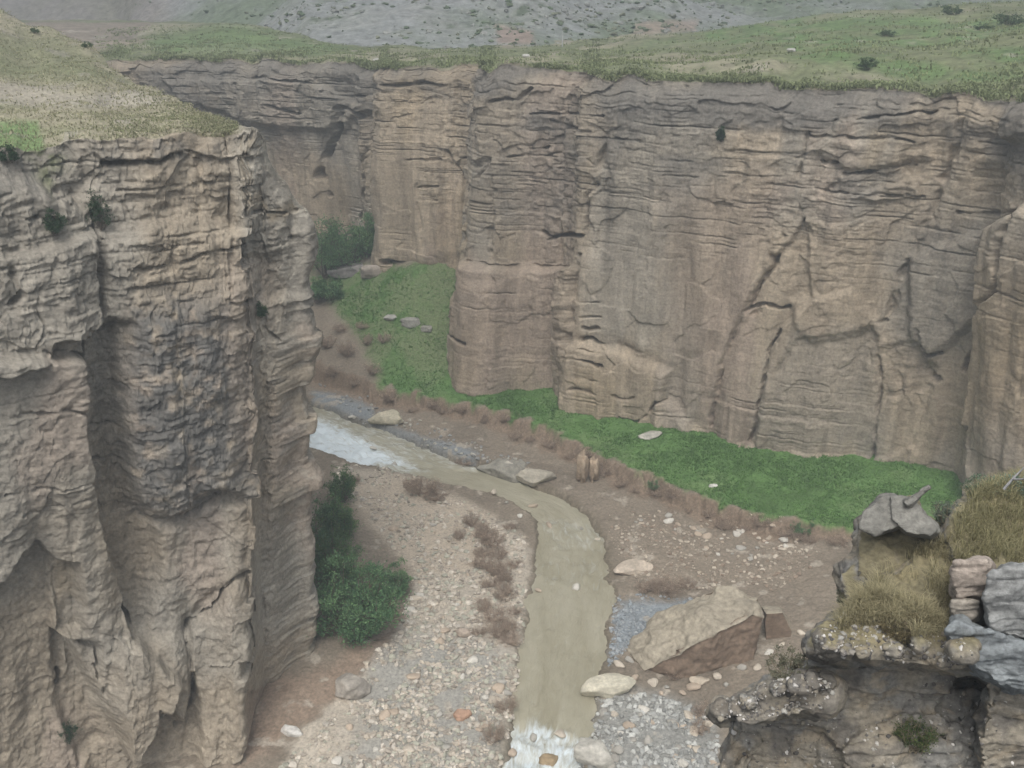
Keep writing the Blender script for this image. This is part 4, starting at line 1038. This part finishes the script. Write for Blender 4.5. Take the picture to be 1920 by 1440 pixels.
for k in range(38):       # knobs and broken steps on the face and along the ledges
    a, b = orr.uniform(1360, 1900), orr.uniform(1350, 1470)
    if k >= 18:
        f = orr.random()
        a, b = (lerp(1350, 1580, f), lerp(1338, 1285, f)) if k % 2 else (lerp(1515, 1820, f), lerp(1212, 1232, f))
        b += orr.uniform(-22, 8)
    rr = orr.uniform(28, 75) if k < 18 else orr.uniform(9, 22)
    ang = np.sort(orr.uniform(0, 6.28, 7))
    Yk = orr.uniform(9.9, 10.25) if k < 18 else orr.uniform(9.0, 9.35)
    pieces.append(prism([(a + rr * 1.3 * math.cos(q) * orr.uniform(.7, 1.1), b + rr * math.sin(q) * orr.uniform(.7, 1.1)) for q in ang], Yk, Yk + (0.9 if k < 18 else 0.5), 0.3 if k < 18 else 0.6))
outcrop, OV, ON = hull_rock('outcrop', pieces, 0.032, M_LEDGE, outcol, 0.15, 0.42, 0.06, 21)
tag(outcrop, kind='structure')
# stacked blocks at the right of the outcrop
def blockcol(base):
    def f(V, Nv):
        n = fbm(V[:, 0] * 2, V[:, 1] * 2, V[:, 2] * 2, 4, 51)
        return np.clip(np.asarray(base)[None] * (1 + 0.25 * n)[:, None], 0.02, 0.6)
    return f
for nm, pix, yf, yb, colr, lab, sd in [
    ('boulder', [(1790, 1052), (1850, 1048), (1856, 1090), (1842, 1120), (1795, 1118), (1782, 1085)], 9.9, 10.7, (0.29, 0.25, 0.215), 'pinkish square block wedged on the outcrop, left of the big grey block', 61),
    ('boulder', [(1858, 1075), (1890, 1060), (1990, 1062), (1990, 1215), (1880, 1190), (1850, 1165), (1846, 1110)], 9.5, 10.9, (0.235, 0.24, 0.235), 'big grey block resting on the right side of the outcrop', 62),
    ('boulder', [(1784, 1125), (1838, 1126), (1842, 1160), (1800, 1172), (1782, 1150)], 9.8, 10.6, (0.27, 0.245, 0.21), 'tan block under the pinkish square block on the outcrop', 63),
    ('boulder', [(1770, 1185), (1790, 1160), (1850, 1178), (1920, 1222), (1990, 1235), (1990, 1300), (1900, 1300), (1850, 1272), (1800, 1240)], 9.2, 10.4, (0.20, 0.218, 0.225), 'blue-grey sloping slab over the dark hollow of the outcrop', 64)]:
    o, _, _ = hull_rock(nm, [prism(pix, yf, yb, 0.1)], 0.025, M_LEDGE, blockcol(colr), 0.085, 0.28, 0.04, sd)
    tag(o, lab, 'rock')
# pebbles of the conglomerate ledge
opx, opy = proj(OV)
def pick(poly, n, cond):
    m = (poly_sd(opx, opy, poly) > 0) & cond
    idx = np.nonzero(m)[0]
    dd = np.linalg.norm(OV[idx], axis=1)
    return idx[rng.integers(len(idx), size=n)] if len(idx) else idx
front = (ON * -OV).sum(1) > 0
idx = np.concatenate([pick([(1340, 1350), (1345, 1318), (1420, 1285), (1510, 1262), (1570, 1290), (1560, 1325), (1420, 1350)], 1100, front), pick([(1505, 1220), (1530, 1188), (1590, 1132), (1660, 1125), (1800, 1190), (1830, 1235), (1780, 1250), (1640, 1235), (1540, 1235)], 1500, front),
                      pick([(1345, 1360), (1560, 1340), (1800, 1260), (1900, 1320), (1900, 1500), (1340, 1500)], 700, front)])
sz = 0.009 + 0.036 * rng.random(len(idx)) ** 2.4; pos = OV[idx].astype(float) - ON[idx] * (sz * 0.35)[:, None]
pal = np.array([(0.34, 0.33, 0.30), (0.22, 0.205, 0.18), (0.10, 0.095, 0.09), (0.26, 0.235, 0.19), (0.52, 0.50, 0.47), (0.15, 0.14, 0.13)])
o = scatter_mesh('pebbles', pos, sz, 2, M_STONE, pal[rng.integers(6, size=len(idx))] * rng.uniform(.8, 1.1, (len(idx), 1)), 0.85, 5, True)
tag(o, 'pebbles weathering out of the dark conglomerate ledges', 'pebbles', kind='stuff')

# ------------------------------------------------------------------ tubes, leaves, shrubs
def tube(path, rads, sides=5):
    path = np.asarray(path, float); n = len(path)
    tg_ = np.gradient(path, axis=0); tg_ /= np.linalg.norm(tg_, axis=1)[:, None] + 1e-9
    ref = np.array([0.31, 0.87, 0.37])
    a = np.cross(tg_, ref); a /= np.linalg.norm(a, axis=1)[:, None] + 1e-9
    b = np.cross(tg_, a)
    th = np.linspace(0, 2 * np.pi, sides, endpoint=False)
    V = path[:, None] + (a[:, None] * np.cos(th)[None, :, None] + b[:, None] * np.sin(th)[None, :, None]) * np.asarray(rads)[:, None, None]
    f = []
    for i in range(n - 1):
        for j in range(sides):
            f.append((i * sides + j, i * sides + (j + 1) % sides, (i + 1) * sides + (j + 1) % sides, (i + 1) * sides + j))
    return V.reshape(-1, 3), np.array(f)

def tubes_mesh(name, tubes, mat, col, parent=None):
    Vs, Fs, k = [], [], 0
    for path, rads, sd in tubes:
        V, f = tube(path, rads, sd); Vs.append(V); Fs.append(f + k); k += len(V)
    V = np.concatenate(Vs); f = np.concatenate(Fs)
    n = fbm(V[:, 0] * 3, V[:, 1] * 3, V[:, 2] * 3, 3, 5)
    return new_mesh(name, V, f, mat, np.asarray(col)[None] * (1 + 0.3 * n)[:, None], True, parent)

def leaves_mesh(name, pos, dirs, length, width, mat, cols, parent=None, seed=0):
    r = np.random.default_rng(seed); n = len(pos)
    dirs = dirs / (np.linalg.norm(dirs, axis=1)[:, None] + 1e-9)
    rv = r.normal(size=(n, 3)); sd = np.cross(dirs, rv); sd /= np.linalg.norm(sd, axis=1)[:, None] + 1e-9
    L_ = np.asarray(length)[:, None]; W_ = np.asarray(width)[:, None]
    up = np.cross(sd, dirs) * W_ * 0.25
    V = np.stack([pos, pos + dirs * L_ * 0.5 + sd * W_ * 0.5 + up, pos + dirs * L_, pos + dirs * L_ * 0.5 - sd * W_ * 0.5 + up], 1)
    Fc = np.arange(n * 4).reshape(n, 4)
    return new_mesh(name, V.reshape(-1, 3), Fc, mat, np.repeat(cols[:, None], 4, 1).reshape(-1, 3), False, parent)

def make_shrub(name, h, w, nstem, nleaf, leaf, colA, colB, stemcol, seed, clumps=26, droop=0.0, inner=0.35):
    """Empty at the base > stems, foliage"""
    r = np.random.default_rng(seed)
    root = empty(name)
    tubes = []; anchors = []
    for i in range(nstem):
        an = r.uniform(0, 6.28); sp = w * 0.5 * math.sqrt(r.random()); hh = h * r.uniform(0.4, 1.05) * (1 - 0.45 * (sp / (w * 0.5)) ** 2)
        tip = np.array([math.cos(an) * sp, math.sin(an) * sp, hh])
        b0 = np.array([r.normal() * w * 0.06, r.normal() * w * 0.06, -0.1])
        ts = np.linspace(0, 1, 6)[:, None]
        path = b0 + (tip - b0) * ts + np.array([math.cos(an), math.sin(an), 0]) * (w * 0.08 * np.sin(ts * 3.14)) + r.normal(size=(6, 3)) * w * 0.015 * ts
        path[:, 2] -= droop * h * (ts[:, 0] ** 3) * 0.3
        r0 = h * 0.010 + 0.006
        tubes.append((path, np.linspace(r0, r0 * 0.25, 6), 4))
        anchors.append(path)
        for k in range(3):
            f = r.uniform(0.35, 0.95); s0 = path[0] * 0 + np.array([np.interp(f, ts[:, 0], path[:, q]) for q in range(3)])
            dv = r.normal(size=3); dv[2] = abs(dv[2]) * 0.8; dv /= np.linalg.norm(dv)
            e_ = s0 + dv * h * r.uniform(.12, .3)
            sub_ = s0 + (e_ - s0) * np.linspace(0, 1, 4)[:, None]
            tubes.append((sub_, np.linspace(r0 * .5, r0 * .15, 4), 3)); anchors.append(sub_)
    tubes_mesh('stems', tubes, M_STEM, stemcol, root)
    if nleaf:
        A = np.concatenate([a[len(a) // 3:] for a in anchors])
        cid = A[r.integers(len(A), size=clumps * 5)]
        which = r.integers(len(cid), size=nleaf)
        rad = (0.05 + 0.10 * r.random(len(cid))) * min(h, w)
        off = r.normal(size=(nleaf, 3)); off /= np.linalg.norm(off, axis=1)[:, None]; off *= (r.random(nleaf) ** 0.5)[:, None]
        pos = cid[which] + off * rad[which][:, None] * np.array([1, 1, 0.75])
        k = int(nleaf * inner)
        pos[:k] = A[r.integers(len(A), size=k)] + r.normal(size=(k, 3)) * 0.05 * h
        pos[:, 2] = np.maximum(pos[:, 2], 0.02)
        dirs = off + np.array([0, 0, 0.5 - droop]) + 0.5 * r.normal(size=(nleaf, 3))
        tint = r.random(len(cid))[which]; tint[:k] = r.random(k)
        cols = np.asarray(colA)[None] + (np.asarray(colB) - np.asarray(colA))[None] * np.clip(tint + 0.25 * r.normal(size=nleaf), 0, 1)[:, None]
        cols = cols * r.uniform(.75, 1.2, (nleaf, 1))
        leaves_mesh('foliage', pos, dirs, leaf * r.uniform(.6, 1.4, nleaf), leaf * 0.55 * r.uniform(.6, 1.3, nleaf), M_LEAF, np.clip(cols, .01, .6), root, seed)
    return root

# green bush at the foot of the near cliff
GA, GB = (0.09, 0.18, 0.095), (0.21, 0.34, 0.16)
def put(o, p, rz=0.0, s=1.0, sz=None):
    o.location = (float(p[0]), float(p[1]), float(p[2])); o.rotation_euler = (0, 0, rz); o.scale = (s, s, sz or s)
    return o
p = gpt(668, 1185)
o = put(make_shrub('green_bush', 4.2, 4.2, 44, 12500, 0.14, GA, GB, (0.13, 0.10, 0.075), 1, 40), p)
tag(o, 'large leafy green bush on the reddish soil at the foot of the near cliff', 'bush')
p = gpt(612, 1100); p[0] -= 0.35
o = put(make_shrub('green_bush', 4.4, 2.4, 26, 11000, 0.12, GA, (0.13, 0.19, 0.06), (0.13, 0.10, 0.075), 2, 30), p)
tag(o, 'yellow-green bush squeezed between the near cliff edge and the large leafy bush', 'bush')
p = gpt(625, 1000); p[0] -= 0.1
o = put(make_shrub('green_bush', 3.2, 1.7, 18, 5200, 0.12, GA, GB, (0.13, 0.10, 0.075), 3, 22), p)
tag(o, 'narrow green bush beside the cliff edge, just below the white upstream rapids', 'bush')
for a, b, hh, ww, lab in [(640, 940, 2.6, 1.5, 'loose green bush high on the strip along the cliff edge, near the white rapids'), (640, 1020, 2.6, 1.7, 'loose green bush in the middle of the strip along the cliff edge'), (650, 1100, 3.0, 2.2, 'loose yellowish green bush on the strip just above the large leafy bush')]:
    o = put(make_shrub('green_bush', hh, ww, 20, 4200, 0.12, GA, (0.19, 0.29, 0.11), (0.16, 0.13, 0.1), b, 26), gpt(a, b)); tag(o, lab, 'bush')
p = gpt(735, 1120)
o = put(make_shrub('green_bush', 2.0, 1.8, 18, 4200, 0.11, GA, GB, (0.13, 0.10, 0.075), 4, 20), p)
tag(o, 'smaller green bush at the gravel side of the large leafy bush', 'bush')
# thicket at the back of the canyon
for i, (a, b, hh, ww, lab) in enumerate([(612, 520, 5.2, 4.2, 'tall dark green bush in the thicket, nearest the near cliff edge'), (655, 505, 5.2, 4.4, 'tall green bush in the middle of the thicket below the back cliff'),
                                         (692, 480, 3.6, 3.0, 'green bush at the right end of the thicket against the back cliff'), (620, 560, 2.2, 3.4, 'low green bush at the front foot of the thicket')]):
    p = gpt(a, b)
    o = put(make_shrub('green_bush', hh, ww, 26, 5200, 0.19, (0.10, 0.20, 0.10), (0.21, 0.33, 0.15), (0.12, 0.10, 0.08), 10 + i, 30), p)
    tag(o, lab, 'bush')
# dry brown shrubs
DA, DB = (0.36, 0.28, 0.215), (0.52, 0.42, 0.33)
dry = [make_shrub('dry_shrub', 1.0, 1.5, 60, 900, 0.06, DA, DB, (0.33, 0.265, 0.21), 20 + i, 24) for i in range(3)]
used = [False] * 3
def put_dry(p, s, lab, grp):
    k = int(rng.integers(3))
    o = dry[k] if not used[k] else copy_tree(dry[k])
    used[k] = True
    put(o, p, rng.uniform(0, 6.28), s, s * rng.uniform(.55, 1.1)); o.scale[0] *= rng.uniform(.75, 1.4); tag(o, lab, 'shrub', grp)
for a, b, s_ in [(795, 925, 1.35), (905, 1005, 1.2), (935, 1045, 1.0), (915, 1065, 1.0), (945, 1120, 1.05), (930, 1075, .9), (935, 1190, 1.05), (955, 1205, .85), (905, 1040, .8), (950, 1330, .75), (925, 1385, .8), (885, 985, .9), (920, 1020, 1.2), (895, 1060, .8), (945, 1090, 1.1), (920, 1100, .9), (905, 1140, .8), (925, 1160, 1.1), (960, 1180, .8), (900, 1190, .7), (820, 935, 1.0), (775, 915, 1.0), (860, 1010, .7), (965, 1060, .7), (965, 1150, .6), (660, 905, .9), (870, 870, .8), (955, 990, .7)]:
    put_dry(gpt(a, b), s_, 'dry greyish-brown shrub at the stream edge of the left gravel bar', 'dry shrubs along the left waterline')
for a, b, s_ in [(1245, 1110, 1.5), (1215, 1105, 1.0), (1290, 1100, .9), (1320, 1340, .8), (1310, 1370, .7), (1265, 1270, .7)]:
    put_dry(gpt(a, b), s_, 'dry brown shrub on open ground right of the stream near the huge slab', 'dry shrubs near the huge slab')
for i in range(26):
    f = i / 25
    a = lerp(740, 1560, f) + rng.uniform(-10, 10)
    b = np.interp(a, [740, 850, 1000, 1110, 1200, 1300, 1400, 1500, 1560], [752, 768, 815, 862, 915, 948, 985, 1010, 1015]) + rng.uniform(-8, 22)
    put_dry(gpt(a, b), rng.uniform(.55, 1.05), 'reddish-brown dry shrub on the bank between the stream and the green bench', 'dry shrubs along the bench bank')
for a, b, s_ in [(615, 650, 1.1), (650, 665, 1.2), (690, 645, 1.0), (640, 620, 1.1), (700, 700, .9), (625, 700, 1.0), (665, 720, .9), (720, 640, .9), (680, 615, .9)]:
    put_dry(gpt(a, b), s_, 'dry dark shrub on the brown slope below the green fan at the back', 'dry shrubs on the back slope')
for a, b, s_, lab in [(1225, 915, .7, 'small green shrub on the bench bank among dry brown shrubs'), (1515, 1000, 1.0, 'green shrub at the right end of the bench bank beside the outcrop'), (1490, 1000, .7, 'little green shrub just left of the bigger one at the end of the bench bank')]:
    o = put(make_shrub('green_shrub', 1.0, 1.2, 14, 1600, .07, GA, GB, (.13, .1, .08), int(a), 14), gpt(a, b), 0, s_); tag(o, lab, 'shrub')
# shrubs hanging on the near cliff
for a, b, hh, ww, lab, src in [(105, 436, .75, .8, 'small dark green shrub rooted in the near cliff face, left of the taller one', near_face), (193, 425, 1.5, .6, 'tall narrow green shrub in the vertical cleft high on the near cliff', near_face),
                          (132, 1385, 1.1, .7, 'green shrub in the hollow at the bottom of the near cliff', near_face), (490, 590, .5, .5, 'tiny dark shrub on the right pillar of the near cliff', near_face),
                          (20, 300, .5, .7, 'dark low shrub on the grassy rim at the left end of the near cliff', near_face),
                          (1352, 262, .9, .5, 'tiny blue-green shrub in a crack high on the far cliff', far_V)]:
    p = hit(src, a, b); p[1] -= 0.12
    o = put(make_shrub('cliff_shrub', hh, ww, 12, 1500, .07 if src is near_face else .12, (0.04, 0.075, 0.045), (0.08, 0.125, 0.065), (.12, .1, .08), int(a) + 3, 14), p); tag(o, lab, 'shrub')
# shrubs on the plateau and the left hill
for a, b, s_, lab, src in [(1630, 128, 1.5, 'dark green shrub on the plateau grass close to the far cliff rim', plateau_V), (1895, 40, 2.2, 'dark green bush at the top right corner of the plateau', plateau_V), (1790, 25, 1.8, 'green bush on the plateau skyline, left of the corner bush', plateau_V),
                      (1660, 66, 1.2, 'low green shrub in the middle of the plateau pasture', plateau_V), (165, 88, .9, 'dark little shrub on the crest of the left hill', near_top), (66, 62, .8, 'dark little shrub near the top of the left hill', near_top), (1840, 50, 1.2, 'olive shrub just below the corner bush on the plateau', plateau_V)]:
    o = put(make_shrub('green_shrub', 1.0, 1.6, 14, 1500, .11, (0.085, 0.14, 0.075), (0.15, 0.21, 0.10), (.16, .13, .1), int(a) + 9, 14), hit(src, a, b), 0, s_ * (.75 if src is plateau_V else .5), s_ * .45); tag(o, lab, 'shrub')
for a, b, s_, lab in [(1485, 92, .28, 'white stone lying on the plateau pasture'), (985, 100, .3, 'pale stone on the plateau edge near the middle of the far rim'), (705, 108, .28, 'pale stone on the plateau above the back cliff')]:
    W, Fc = cut_rock(3, int(a), s_ * 1.3, s_, s_ * .7, .1); o = new_mesh('stone', W, Fc, M_STONE, stone_col(W, (.6, .58, .55), 3)); p = hit(plateau_V, a, b); o.location = p + np.array([0, 0, .1]); tag(o, lab, 'stone')
p = hit(plateau_V, 1053, 84)
W, Fc = tube([(0, 0, -.3), (0, 0, .8), (0.02, 0, 1.4)], [.06, .055, .05], 8)
o = new_mesh('post', W, Fc, M_STONE, np.full((len(W), 3), .55)); o.location = p; tag(o, 'thin whitish post standing alone on the plateau', 'post')

# ------------------------------------------------------------------ grass
def blades(name, pos, h, bend, colA, colB, label, seed, width=0.012, nb=1, spread=0.0, mat=M_LEAF):
    r = np.random.default_rng(seed)
    pos = np.repeat(pos, nb, 0); h = np.repeat(h, nb)
    n = len(pos)
    pos = pos + np.concatenate([r.normal(size=(n, 2)) * spread, np.zeros((n, 1))], 1)
    an = r.uniform(0, 6.28, n); dv = np.stack([np.cos(an), np.sin(an), 0 * an], 1); sd = np.stack([-np.sin(an), np.cos(an), 0 * an], 1)
    hh = (h * r.uniform(.6, 1.2, n))[:, None]; bd = (bend * r.uniform(.3, 1.3, n))[:, None]
    w = width * r.uniform(.7, 1.3, n)[:, None]
    up = np.array([[0, 0, 1.0]])
    a0 = pos - sd * w; a1 = pos + sd * w
    m_ = pos + up * hh * .6 + dv * hh * bd * .35; b0 = m_ - sd * w * .7; b1 = m_ + sd * w * .7
    tip = pos + up * hh * (1 - .3 * bd) + dv * hh * bd
    V = np.stack([a0, a1, b1, b0, tip], 1).reshape(-1, 3)
    i0 = np.arange(n) * 5
    f = np.concatenate([np.stack([i0, i0 + 1, i0 + 2], 1), np.stack([i0, i0 + 2, i0 + 3], 1), np.stack([i0 + 3, i0 + 2, i0 + 4], 1)])
    cm = np.clip(r.random(n) + 0.3 * vn(pos[:, 0] / 2, pos[:, 1] / 2, 0 * pos[:, 0], seed), 0, 1)[:, None]
    c = (np.asarray(colA)[None] * (1 - cm) + np.asarray(colB)[None] * cm) * r.uniform(.8, 1.2, (n, 1))
    o = new_mesh(name, V, f, mat, np.repeat(c[:, None], 5, 1).reshape(-1, 3), False)
    return tag(o, label, 'grass', kind='stuff')

flat = FV.reshape(-1, 3); gmf = gm.ravel()
idx = np.nonzero((gmf > 0.5) & (flat[:, 1] > 40) & (fpx.ravel() > 560) & (fpx.ravel() < 1950))[0]
idx = rng.choice(idx, 30000)
pos = flat[idx].astype(float); pos[:, :2] += rng.uniform(-.06, .06, (len(idx), 2))
hf = 0.05 + 0.10 * np.clip(fbm(pos[:, 0] / 1.5, pos[:, 1] / 1.5, 0 * pos[:, 0], 3, 91) + .5, 0, 1)
blades('grass', pos, hf, 0.8, GRASS * 1.05, GRASS * 1.3 + OLIVE * 0.15, 'lush green grass covering the bench below the far cliff', 92, 0.03, 3, 0.08)
ps = PV.reshape(-1, 3); dd = np.hypot(ps[:, 0], ps[:, 1])
xx = ppx.ravel(); yy = ppy.ravel()
idx = np.nonzero((xx > 180) & (xx < 1960) & (yy > 0) & (yy < 200) & (ps[:, 1] < 130))[0]
w_ = np.clip(fbm(ps[idx, 0] / 2.5, ps[idx, 1] / 2.5, 0 * xx[idx], 3, 95) + 0.4, 0.05, 1.2); w_ /= w_.sum()
idx = rng.choice(idx, 22000, p=w_)
pos = ps[idx].astype(float); pos[:, :2] += rng.uniform(-.3, .3, (len(idx), 2))
blades('grass', pos, np.full(len(pos), .2), 1.0, OLIVE * 1.25, OLIVE * 1.7 + GRASS * 0.2, 'short olive green tufts over the plateau pasture', 96, 0.05, 3, 0.15)
ts_ = near_top[:, :].reshape(-1, 3); ts_ = ts_[(tpx.ravel() < 440)]; idx = rng.choice(len(ts_), 10000)
pos = ts_[idx].astype(float); pos[:, :2] += rng.uniform(-.1, .1, (len(idx), 2))
blades('grass', pos, np.full(len(pos), .10), 1.1, OLIVE * 1.4, DRY * 1.3, 'thin dry grass on the top and hill of the near cliff', 97, 0.02, 3, 0.1)
hv = hill_V.reshape(-1, 3); hxp, hyp = proj(hv)
idx = np.nonzero((hxp > 250) & (hxp < 1960) & (hyp > -40) & (hyp < 110))[0]
w_ = np.clip(fbm(hv[idx, 0] / 14, hv[idx, 1] / 14, 0 * hv[idx, 0], 4, 120) + .25, 0.03, 1); idx = rng.choice(idx, 2400, p=w_ / w_.sum())
pos = hv[idx].astype(float); pos[:, :2] += rng.uniform(-.5, .5, (len(idx), 2))
pal = np.array([(0.11, 0.145, 0.085), (0.14, 0.17, 0.105), (0.30, 0.30, 0.28), (0.18, 0.19, 0.13)])
o = scatter_mesh('scrub', pos, 0.10 + 0.42 * rng.random(len(idx)) ** 2.5, 2, M_STONE, pal[rng.integers(4, size=len(idx))] * rng.uniform(.8, 1.2, (len(idx), 1)), 0.6, 17)
tag(o, 'low scrub and rubble dotting the far grey-green hillside', 'scrub', kind='stuff')
# dry tussocks on the outcrop
m = (ON[:, 2] > 0.35) & (poly_sd(opx, opy, [(1560, 1190), (1620, 1120), (1660, 1070), (1740, 1030), (1790, 1010), (1790, 1120), (1780, 1190), (1700, 1200), (1640, 1170)]) > 0)
idx = np.nonzero(m)[0]; w_ = np.clip(fbm(OV[idx, 0] * 2, OV[idx, 1] * 2, 0 * OV[idx, 0], 3, 98) + .3, .02, 1); idx = rng.choice(idx, 3200, p=w_ / w_.sum())
blades('dry_grass', OV[idx].astype(float), np.full(len(idx), .24), 0.9, (0.255, 0.23, 0.135), (0.37, 0.335, 0.215), 'straw coloured dry grass on top of the conglomerate ledge', 99, 0.004, 4, 0.02)
m = (ON[:, 2] > 0.3) & (poly_sd(opx, opy, [(1790, 1060), (1790, 980), (1830, 925), (1900, 905), (1990, 880), (1990, 1060)]) > 0)
idx = np.nonzero(m)[0]; idx = rng.choice(idx, 3600)
blades('dry_grass', OV[idx].astype(float), np.full(len(idx), .22), 0.9, (0.205, 0.195, 0.105), (0.33, 0.305, 0.18), 'olive dry grass hump above the stacked blocks at the right edge', 100, 0.004, 4, 0.02)
# low plants on the outcrop
def ohit(a, b): return hit(OV, a, b, 5)
for a, b, hh, ww, cA, cB, lab in [(1715, 1395, .42, .55, (.06, .10, .045), (.15, .17, .07), 'green and ochre plant growing on the lower face of the outcrop'), (1600, 1135, .28, .6, (.13, .15, .11), (.22, .23, .17), 'grey-green cushion plant on the left tip of the upper ledge'),
                               (1780, 980, .35, .5, (.13, .16, .13), (.21, .24, .19), 'pale sage plant beside the dead stump'), (1850, 935, .35, .7, (.10, .16, .11), (.19, .26, .18), 'sage green plant on the hump at the right edge'), (1480, 1265, .3, .7, (.16, .17, .12), (.26, .25, .18), 'grey-green cushion plant on the left tip of the lower ledge'),
                               (1690, 1185, .3, .6, (.14, .12, .07), (.25, .21, .12), 'brown dry cushion plant at the back of the upper ledge'), (1905, 925, .3, .5, (.13, .2, .15), (.24, .32, .26), 'light green plant at the very right edge, behind the hump')]:
    o = put(make_shrub('cushion_plant', hh, ww, 34, 2600, .028, cA, cB, (.2, .17, .12), int(a), 24), ohit(a, b)); tag(o, lab, 'plant')
# jagged slab leaning on the knob at the right end of the bench
pcs = [prism([(1608, 990), (1618, 958), (1652, 930), (1678, 926), (1700, 940), (1700, 985), (1640, 1005)], 11.0, 12.0, 0.6),
       prism([(1668, 930), (1694, 930), (1728, 952), (1762, 996), (1748, 1008), (1700, 1000), (1670, 975)], 10.9, 11.9, 0.6),
       prism([(1690, 940), (1714, 924), (1742, 908), (1744, 916), (1722, 940), (1704, 952)], 11.1, 11.5, 0.3)]
o, _, _ = hull_rock('boulder', pcs, 0.02, M_LEDGE, blockcol((0.20, 0.195, 0.175)), 0.05, 0.3, 0.03, 71)
tag(o, 'jagged grey slab with pointed tips at the right end of the green bench', 'rock')
# pale bare branch at the right edge
def cr(pts, n=26):
    pts = np.array(pts); s_ = np.linspace(0, len(pts) - 1, n); q = np.stack([np.interp(s_, np.arange(len(pts)), pts[:, k]) for k in range(3)], 1)
    return smooth1(q, 2)
pb = ohit(1895, 925)
root = empty('bare_branch', pb); tag(root, 'pale bare branch sticking out of the hump at the right edge', 'branch')
path = cr([atY(1880, 920, 10.9) - pb, atY(1898, 898, 10.9) - pb, atY(1925, 872, 10.9) - pb], 14); V, f = tube(path, np.linspace(.02, .008, 14), 8)
new_mesh('limb', V, f, M_WOOD, np.full((len(V), 3), .27), True, root)
path = cr([atY(1898, 898, 10.9) - pb, atY(1915, 900, 10.8) - pb, atY(1932, 893, 10.7) - pb], 10); V, f = tube(path, np.linspace(.016, .006, 10), 6)
new_mesh('twig', V, f, M_WOOD, np.full((len(V), 3), .26), True, root)

# ------------------------------------------------------------------ haze
HAZE = 0.0031
if HAZE:
    mh, nt, out = nodes_of('haze_air'); L = nt.links.new
    pv = N(nt, 'ShaderNodeVolumePrincipled'); pv.inputs['Color'].default_value = (0.80, 0.91, 1.0, 1); pv.inputs['Density'].default_value = HAZE; pv.inputs['Anisotropy'].default_value = 0.2
    L(pv.outputs[0], out.inputs['Volume'])
    a, b = np.array([-450, -25, -34.0]), np.array([450, 1130, 200.0])
    V = np.array([[x, y, z] for x in (a[0], b[0]) for y in (a[1], b[1]) for z in (a[2], b[2])])
    hz_ = new_mesh('haze', V, np.array([[0, 1, 3, 2], [4, 6, 7, 5], [0, 4, 5, 1], [2, 3, 7, 6], [0, 2, 6, 4], [1, 5, 7, 3]]), mh, smooth=False)
    tag(hz_, 'thin grey haze between the canyon and the far hills', 'haze', kind='stuff')

# ------------------------------------------------------------------ light and camera
w = bpy.data.worlds.new('World'); scene.world = w; w.use_nodes = True
nt = w.node_tree; nt.nodes.clear(); L = nt.links.new
SUN_EL, SUN_AZ = math.radians(60), math.radians(192)      # azimuth from +Y towards +X
sky = N(nt, 'ShaderNodeTexSky', sky_type='NISHITA'); sky.sun_disc = False; sky.sun_elevation = SUN_EL; sky.sun_rotation = SUN_AZ; sky.dust_density = 6.0; sky.air_density = 1.0; sky.ozone_density = 0.5
hs = N(nt, 'ShaderNodeHueSaturation'); hs.inputs['Saturation'].default_value = 0.35; L(sky.outputs[0], hs.inputs['Color'])
bg = N(nt, 'ShaderNodeBackground'); bg.inputs['Strength'].default_value = 0.13; L(hs.outputs[0], bg.inputs['Color'])
wo = N(nt, 'ShaderNodeOutputWorld'); L(bg.outputs[0], wo.inputs['Surface'])
sl = bpy.data.lights.new('sun', 'SUN'); sl.energy = 1.5; sl.angle = math.radians(28); sl.color = (1.0, 0.97, 0.92)
so = bpy.data.objects.new('sun', sl); COL.objects.link(so)
dv = Vector((math.sin(SUN_AZ) * math.cos(SUN_EL), math.cos(SUN_AZ) * math.cos(SUN_EL), math.sin(SUN_EL)))
so.rotation_euler = dv.to_track_quat('Z', 'Y').to_euler(); so.location = (0, 0, 60)
cam = bpy.data.cameras.new('camera'); co = bpy.data.objects.new('camera', cam); COL.objects.link(co)
cam.sensor_fit = 'HORIZONTAL'; cam.sensor_width = 36.0; cam.lens = 36.0 * FPX / 1920.0
cam.clip_start = 0.1; cam.clip_end = 5000
co.location = (0, 0, 0); co.rotation_euler = (math.radians(90) - PITCH, 0, 0)
scene.camera = co
scene.view_settings.view_transform = 'Standard'; scene.view_settings.look = 'None'; scene.view_settings.gamma = 1.0
scene.view_settings.exposure = 0.58
